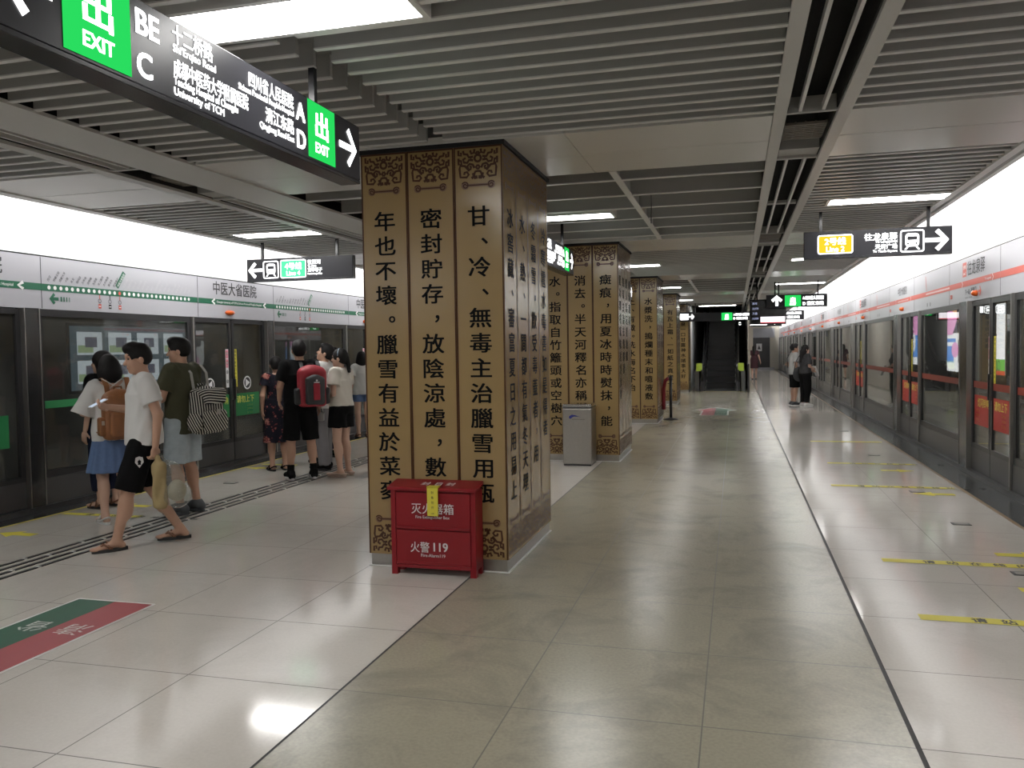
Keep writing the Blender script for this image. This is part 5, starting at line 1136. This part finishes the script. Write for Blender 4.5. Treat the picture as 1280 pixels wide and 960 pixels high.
def stripe_mat(name, wx, wy, wz, per):
    m = mat(name, (0.5, 0.5, 0.5), 0.85, spec=0.15); N, L = nodes(m); b = N['Principled BSDF']; tc = N.new('ShaderNodeTexCoord')
    dp = N.new('ShaderNodeVectorMath'); dp.operation = 'DOT_PRODUCT'; dp.inputs[1].default_value = (wx/per, wy/per, wz/per); L.new(tc.outputs['Object'], dp.inputs[0])
    nz = N.new('ShaderNodeTexNoise'); nz.inputs['Scale'].default_value = 5; L.new(tc.outputs['Object'], nz.inputs['Vector'])
    ad = N.new('ShaderNodeMath'); ad.operation = 'MULTIPLY_ADD'; ad.inputs[1].default_value = 0.6; L.new(nz.outputs['Fac'], ad.inputs[0]); L.new(dp.outputs['Value'], ad.inputs[2])
    fr = N.new('ShaderNodeMath'); fr.operation = 'FRACT'; L.new(ad.outputs[0], fr.inputs[0])
    r = N.new('ShaderNodeValToRGB'); r.color_ramp.interpolation = 'CONSTANT'; r.color_ramp.elements[0].color = (0.018, 0.018, 0.02, 1); r.color_ramp.elements[1].position = 0.58; r.color_ramp.elements[1].color = (0.55, 0.53, 0.48, 1)
    L.new(fr.outputs[0], r.inputs[0]); L.new(r.outputs[0], b.inputs['Base Color']); return m
FLOR = floral_mat(); STRX = stripe_mat('striped_canvas', 1, -1, 0.12, 0.034); STRZ = stripe_mat('slant_striped_canvas', 1, -1, 0.7, 0.034); STRH = stripe_mat('cross_striped_canvas', 0.1, 0.4, 1, 0.026)
R_ = math.radians

# woman with brown backpack
p = Person('woman in white flared-sleeve top and denim skirt wearing a brown backpack', (-5.83, 6.685), R_(55), 1.64, 0.006, True,
    dict(elL=(-0.25, 0.02, 1.13), wrL=(-0.10, 0.20, 1.08), elR=(0.22, 0.03, 1.13), wrR=(0.07, 0.21, 1.10)), (R_(6), R_(-8)), SKINP)
p.body(); p.hair('bob')
o = p.torso(0.014)+[('u', ec((0, 0, 1.26), (0.165, 0.122), (0, 0, 0.80), (0.19, 0.145)), 0.03)]
for q in 'LR':
    a, b = p.J['sh'+q], p.J['el'+q]; o += [('u', rc(a, a+(b-a)*0.5, 0.06, 0.085), 0.03), ('u', rc(a+(b-a)*0.45, a+(b-a)*1.05, 0.075, 0.115, True), 0.02)]
p.emit('blouse', o+[('cut', (0, 0, -1), -0.845), ('s', el((0, -0.03, 1.46), (0.115, 0.13, 0.10)), 0), ('s', el((0, -0.12, 1.40), (0.075, 0.06, 0.10)), 0)], WTEE, wrinkle=0.004)
for q in (-1, 1): MB().tube([(q*0.095, -0.085, 1.40), (0, -0.118, 1.335), (-q*0.07, -0.118, 1.27)], 0.005, 6).build('lacing', WTEE, p.root, True)
p.skirt(DENIM, 0.99, 0.525); p.shoes(WTEE, WSOLE, 'sandal', lab='white sandal with thick sole')
backpack(p, 'tan brown leather backpack on the woman in the denim skirt', (0.03, -0.225, 1.09), (0.32, 0.15, 0.44), (TAN, TAN, BRASS), 'leather')
# woman hidden behind her
p = Person('woman with loose black hair in profile, mostly hidden behind the brown backpack woman', (-6.50, 7.35), R_(80), 1.68, 0.008, True, {}, (R_(20), 0), SKINP)
p.body(); p.hair('loose'); p.tee(BLK, 0.9); p.trousers(NAVY, 1.0, 0.2); p.shoes(BRN, RUB, 'sandal')

# man in white t-shirt walking
p = Person('man in white T-shirt and black shorts walking past with a plastic bag', (-4.84, 5.92), R_(132), 1.73, 0.006, False,
    dict(anL=(-0.075, 0.235, 0.085), knL=(-0.085, 0.135, 0.495), anR=(0.06, -0.27, 0.10), knR=(0.09, -0.035, 0.50), hipL=(-0.088, 0.02, 0.885), hipR=(0.088, -0.02, 0.885), ftL=(-0.15, 1, 0), ftR=(0.12, 1, 0),
         elL=(-0.225, -0.10, 1.12), wrL=(-0.225, -0.075, 0.865), curlL=1.0, pnL=(0.8, 0.5, 0), elR=(0.205, 0.03, 1.13), wrR=(0.10, 0.245, 1.175), hdR=(-0.5, 0.8, 0.15), pnR=(-0.7, -0.3, 0.6), curlR=0.7), (R_(8), R_(-9)))
pman = p
p.body(); p.hair('undercut'); p.tee(WTEE, 0.865, 0.66, 0.020, 0.012, (0.072, 0.082)); p.shorts(BLK, 0.475, 0.95, (0.106, 0.112)); p.shoes(BRN, RUB, 'flipflop', lab='brown strap flip-flop')
pr = Print(Frame((-0.203, 0.05, 0.735), (0.15, -0.98, 0)), 0.0)
pr.poly([(-0.028, 0.04), (-0.034, 0.0), (0.0, -0.045), (0.034, 0.0), (0.028, 0.04), (0, 0.05)], 0); pr.disc(0, 0.005, 0.014, 1, 0.001); pr.poly([(-0.014, -0.02), (0.014, -0.02), (0, 0.03)], 1, 0.0012); pr.build('emblem', [WTEE, BLK], p.root)
phone(p, 'white smartphone in the hand of the walking man', (0.045, 0.335, 1.215), (R_(65), 0, R_(25)))
# plastic bag
r = held(p, 'plastic_bag', 'clear plastic bag with a brown paper wrapper hanging from the walking man', 'bag', (-0.245, -0.11, 0.75))
PB = glassmat('clear_plastic', (0.86, 0.87, 0.85), 1.42, 0.12, 0.14)
P, F = sdf_mesh([('u', rc((0, -0.09, -0.08), (0, -0.12, -0.30), 0.05, 0.115), 0), ('u', rc((0, -0.05, -0.03), (0, -0.09, -0.10), 0.018, 0.06), 0.04)], 0.008, 0.006); obj('film', np_mesh('film', P, F, PB), r)
MB().tube([(0, 0.01, 0.05), (0.005, -0.02, 0.0), (0, -0.055, -0.04)], 0.011, 8).build('handle', PB, r, True)
P, F = sdf_mesh([('u', rbox((0.0, 0.015, -0.22), (0.035, 0.055, 0.19), 0.025), 0), ('u', rc((0, 0.02, 0.02), (0, 0.015, -0.1), 0.02, 0.05), 0.03)], 0.007, 0.005); obj('paper_wrapper', np_mesh('paper_wrapper', P, F, mat('kraft_paper', (0.33, 0.25, 0.12), 0.8, noise=0.2, nscale=12)), r)
P, F = sdf_mesh([('u', el((0, -0.115, -0.27), (0.06, 0.075, 0.09)), 0)], 0.007, 0.003); obj('food_pack', np_mesh('food_pack', P, F, mat('pale_food_pack', (0.42, 0.38, 0.27), 0.5, noise=0.3, nscale=20)), r)

# man in olive t-shirt
p = Person('man in olive T-shirt and washed denim shorts wearing a striped backpack', (-5.43, 7.22, 0.0078), R_(88), 1.79, 0.006, False,
    dict(elL=(-0.23, 0.05, 1.13), wrL=(-0.06, 0.25, 1.20), elR=(0.22, 0.05, 1.13), wrR=(0.05, 0.26, 1.20), curlL=0.8, curlR=0.8, pnL=(0.5, -0.3, 0.7), pnR=(-0.5, -0.3, 0.7), hdL=(0.5, 0.8, 0.1), hdR=(-0.5, 0.8, 0.1), anL=(-0.11, -0.03, 0.085), anR=(0.10, -0.06, 0.085)), (R_(26), R_(-4)))
p.body(); p.hair('undercut'); p.tee(OLIVE, 0.78, 0.70, 0.020, 0.008, (0.072, 0.080)); p.shorts(LDEN, 0.50, 0.95, (0.112, 0.118), wr=0.005); p.shoes(GRYS, GRYS, 'sneaker', lab='charcoal sneaker')
phone(p, 'smartphone held by the man in the olive T-shirt', (0.0, 0.345, 1.24), (R_(60), 0, 0))
backpack(p, 'black and white striped canvas backpack on the man in olive', (0.06, -0.235, 0.985), (0.34, 0.19, 0.44), (STRX, STRZ, mat('grey_white_webbing', (0.34, 0.33, 0.31), 0.8)), 'striped', R_(-8))

# second group by the next door
p = Person('short haired woman in black floral dress seen from behind', (-6.10, 10.12), R_(48), 1.58, 0.008, True, dict(elL=(-0.215, -0.02, 1.13), wrL=(-0.20, 0.05, 0.90)), (R_(-10), 0))
p.body(face=False); p.hair('short'); P_ = p.torso(0.018)+[('u', ec((0, 0, 1.06), (0.165, 0.125), (0, 0, 0.42), (0.215, 0.17), 0.03, 9), 0.05), p.sleeve('L', 0.45, 0.066, 0.08), p.sleeve('R', 0.45, 0.066, 0.08), ('cut', (0, 0, -1), -0.43), ('s', el((0, -0.01, 1.475), (0.085, 0.09, 0.06)), 0)]
p.emit('dress', P_, FLOR, wrinkle=0.004); p.shoes(BLK, RUB, 'sandal', lab='black sandal')
p = Person('man all in black with a red backpack, standing on the guide strips', (-5.36, 9.45, 0.0078), R_(40), 1.78, 0.008, False, dict(elL=(-0.24, 0.0, 1.13), wrL=(-0.22, 0.17, 0.97), anL=(-0.14, -0.03, 0.085), anR=(0.14, -0.03, 0.085), knL=(-0.12, 0.015, 0.485), knR=(0.12, 0.015, 0.485)), (R_(0), R_(4)))
p.body(face=False); p.hair('short'); p.tee(BLK, 0.83, 0.7, 0.022, 0.01, (0.075, 0.085)); p.shorts(BLK, 0.47, 0.95, (0.108, 0.104)); p.shoes(BLK, WSOLE, 'sneaker', 0.13, 'black sneaker with white sole')
for q in 'LR': A = p.J['an'+q]; p.emit('sock', [('u', rc(A, A+(p.J['kn'+q]-A)*0.25, 0.042, 0.044, True), 0)], BLK)
backpack(p, 'red and charcoal sports backpack on the man in black', (0.10, -0.24, 1.13), (0.35, 0.17, 0.48), (REDN, DKN, mat('white_mark', (0.7, 0.7, 0.7), 0.5)), 'sport')
p = Person('dark haired person half hidden between the red backpack and the grey trousers', (-5.80, 10.80), R_(60), 1.60, 0.010, True, {}, (0, 0))
p.body(face=False); p.hair('bob'); p.tee(BLK, 0.85, 0.7); p.trousers(NAVY, 1.0, 0.3); p.shoes(BLK, WSOLE, 'sneaker')
p = Person('man in white T-shirt and grey trousers looking up to the left', (-5.46, 10.27, 0.0078), R_(98), 1.74, 0.008, False, dict(anL=(-0.11, -0.03, 0.085), anR=(0.12, 0.03, 0.085)), (R_(8), R_(20)))
p.body(); p.hair('short'); p.tee(WTEE, 0.84, 0.68, 0.02, 0.01, (0.072, 0.08)); p.trousers(GREY); p.shoes(BLK, RUB, 'sneaker', lab='black shoe')
p = Person('woman in cream lace top and black shorts, seen in profile', (-4.93, 9.73, 0.0078), R_(82), 1.66, 0.008, True, dict(elL=(-0.215, -0.03, 1.12), wrL=(-0.12, 0.17, 1.05), elR=(0.21, 0.0, 1.12), wrR=(0.10, 0.2, 1.03), curlL=0.8), (R_(14), 0), SKINP)
p.body(); p.hair('tail'); p.tee(CREAM, 0.95, 0.60, 0.020, 0.008, (0.07, 0.078), 'blouse'); p.shorts(BLK, 0.665, 1.0, (0.112, 0.125)); p.shoes(BEIGE, BEIGE, 'flat', lab='beige flat shoe')
H = p.hp; MB().tube([tuple(np.array(H((0.092*math.cos(t), -0.0, 0.15+0.112*math.sin(t))))*p.k) for t in np.linspace(0.1, math.pi-0.1, 14)], 0.006, 6).build('headband', mat('blue_grey_band', (0.18, 0.24, 0.30), 0.4), p.root, True)
r = held(p, 'handbag', 'small pale wristlet bag with metal loops held by the woman in black shorts', 'bag', (-0.15, 0.235, 0.86))
P, F = sdf_mesh([('u', rbox((0, 0, -0.05), (0.018, 0.06, 0.055), 0.015), 0)], 0.006); obj('pouch', np_mesh('pouch', P, F, mat('grey_white_leather', (0.45, 0.44, 0.42), 0.4)), r)
MB().tube([(0, -0.05, 0.0), (0, -0.03, 0.12), (0, 0.0, 0.19), (0, 0.03, 0.12), (0, 0.05, 0.0)], 0.005, 6).build('wrist_loop', BRASS, r, True)
p = Person('dark dressed woman in profile half hidden behind the cream lace top woman', (-6.00, 11.62), R_(100), 1.70, 0.010, True, dict(elR=(0.23, -0.06, 1.13), wrR=(0.20, 0.10, 1.0)), (R_(10), 0), SKINP)
p.body(); p.hair('loose'); p.tee(BLK, 0.9, 0.75); p.trousers(NAVY, 1.0, 0.14); p.shoes(BLK, RUB, 'sneaker')
p = Person('woman in white top and denim shorts partly hidden by the gold column', (-6.78, 14.25), R_(38), 1.63, 0.010, True, {}, (0, 0), SKINP)
p.body(face=False); p.hair('bob'); p.tee(WTEE, 0.86, 0.6, 0.022, 0.015); p.shorts(DENIM, 0.72, 0.98, (0.11, 0.118)); p.shoes(BRN, RUB, 'sandal')

# couple on the far right and the woman walking away
p = Person('woman in black with white shoes and a black shoulder bag, facing the right doors', (1.74, 22.7), R_(-62), 1.62, 0.011, True, dict(elR=(0.2, 0.0, 1.12), wrR=(0.06, 0.22, 1.05), elL=(-0.2, 0.02, 1.12), wrL=(-0.05, 0.22, 1.02)), (R_(-8), 0), SKINP)
p.body(); p.hair('long'); p.tee(mat('black_white_print', (0.02, 0.02, 0.022), 0.8, noise=0.9, nscale=16), 0.92, 0.8, 0.02, 0.005); p.trousers(BLK, 1.0, 0.125, (0.115, 0.095, 0.060)); p.shoes(WTEE, WSOLE, 'sneaker', lab='white sneaker')
r = held(p, 'shoulder_bag', 'round black shoulder bag on the woman in black', 'bag', (-0.235, -0.06, 0.90)); P, F = sdf_mesh([('u', el((0, 0, 0), (0.075, 0.16, 0.19)), 0)], 0.01, 0.004); obj('pouch', np_mesh('pouch', P, F, DKN), r)
MB().tube([(0, -0.13, 0.1), (0.05, -0.10, 0.35), (0.09, 0.0, 0.53), (0.05, 0.10, 0.33), (0, 0.13, 0.1)], 0.012, 6).build('strap', DKN, r, True)
r = held(p, 'paper_sheets', 'white papers held by the woman in black', 'papers', (0.02, 0.30, 1.0), (R_(20), 0, 0)); MB().box(-0.08, 0.08, -0.006, 0.006, -0.15, 0.12).build('sheet', M_PAPER, r)
p = Person('man in pale shirt with dark bag strap standing behind the woman in black', (1.50, 23.2), R_(-75), 1.66, 0.011, False, dict(elL=(-0.26, -0.12, 1.13), wrL=(-0.20, 0.08, 0.98)), (R_(-4), 0))
p.body(); p.hair('short'); p.tee(mat('pale_grey_shirt', (0.42, 0.42, 0.41), 0.8), 0.86, 0.7, 0.02, 0.01); p.shorts(BLK, 0.5, 0.98); p.shoes(GRYS, WSOLE, 'sneaker')
strapm('bag_strap', [(-0.12, -0.14, 1.0), (-0.13, -0.15, 1.25), (-0.10, -0.05, 1.45), (-0.08, 0.12, 1.30)], 0.05, DKN, p.root, 0.06)
p = Person('woman in dark wine dress walking away past the escalator', (0.84, 41.0), R_(-4), 1.62, 0.014, True, dict(anL=(-0.08, -0.16, 0.085), knL=(-0.09, -0.04, 0.49), anR=(0.08, 0.17, 0.085), knR=(0.09, 0.13, 0.49), elR=(0.24, -0.05, 1.14), wrR=(0.30, -0.02, 0.90), elL=(-0.22, 0.0, 1.13), wrL=(-0.2, 0.12, 0.95)), (0, 0), SKINP)
p.body(face=False); p.hair('long'); p.emit('dress', p.torso(0.02)+[('u', ec((0, 0, 1.1), (0.165, 0.125), (0, 0, 0.55), (0.21, 0.17), 0.03, 9), 0.05), p.sleeve('L', 0.6, 0.066, 0.075), p.sleeve('R', 0.6, 0.066, 0.075), ('cut', (0, 0, -1), -0.56), ('s', el((0, 0, 1.475), (0.07, 0.07, 0.05)), 0)], WINE); p.shoes(BLK, RUB, 'flat')
r = held(p, 'handbag', 'small pale handbag of the woman in the wine dress', 'bag', (-0.27, 0.05, 0.80)); P, F = sdf_mesh([('u', rbox((0, 0, 0), (0.05, 0.12, 0.10), 0.03), 0)], 0.012); obj('pouch', np_mesh('pouch', P, F, mat('pale_bag', (0.5, 0.46, 0.42), 0.5)), r); MB().tube([(0, -0.09, 0.08), (0.02, -0.04, 0.22), (0.02, 0.04, 0.22), (0, 0.09, 0.08)], 0.01, 6).build('handle', BRN, r, True)
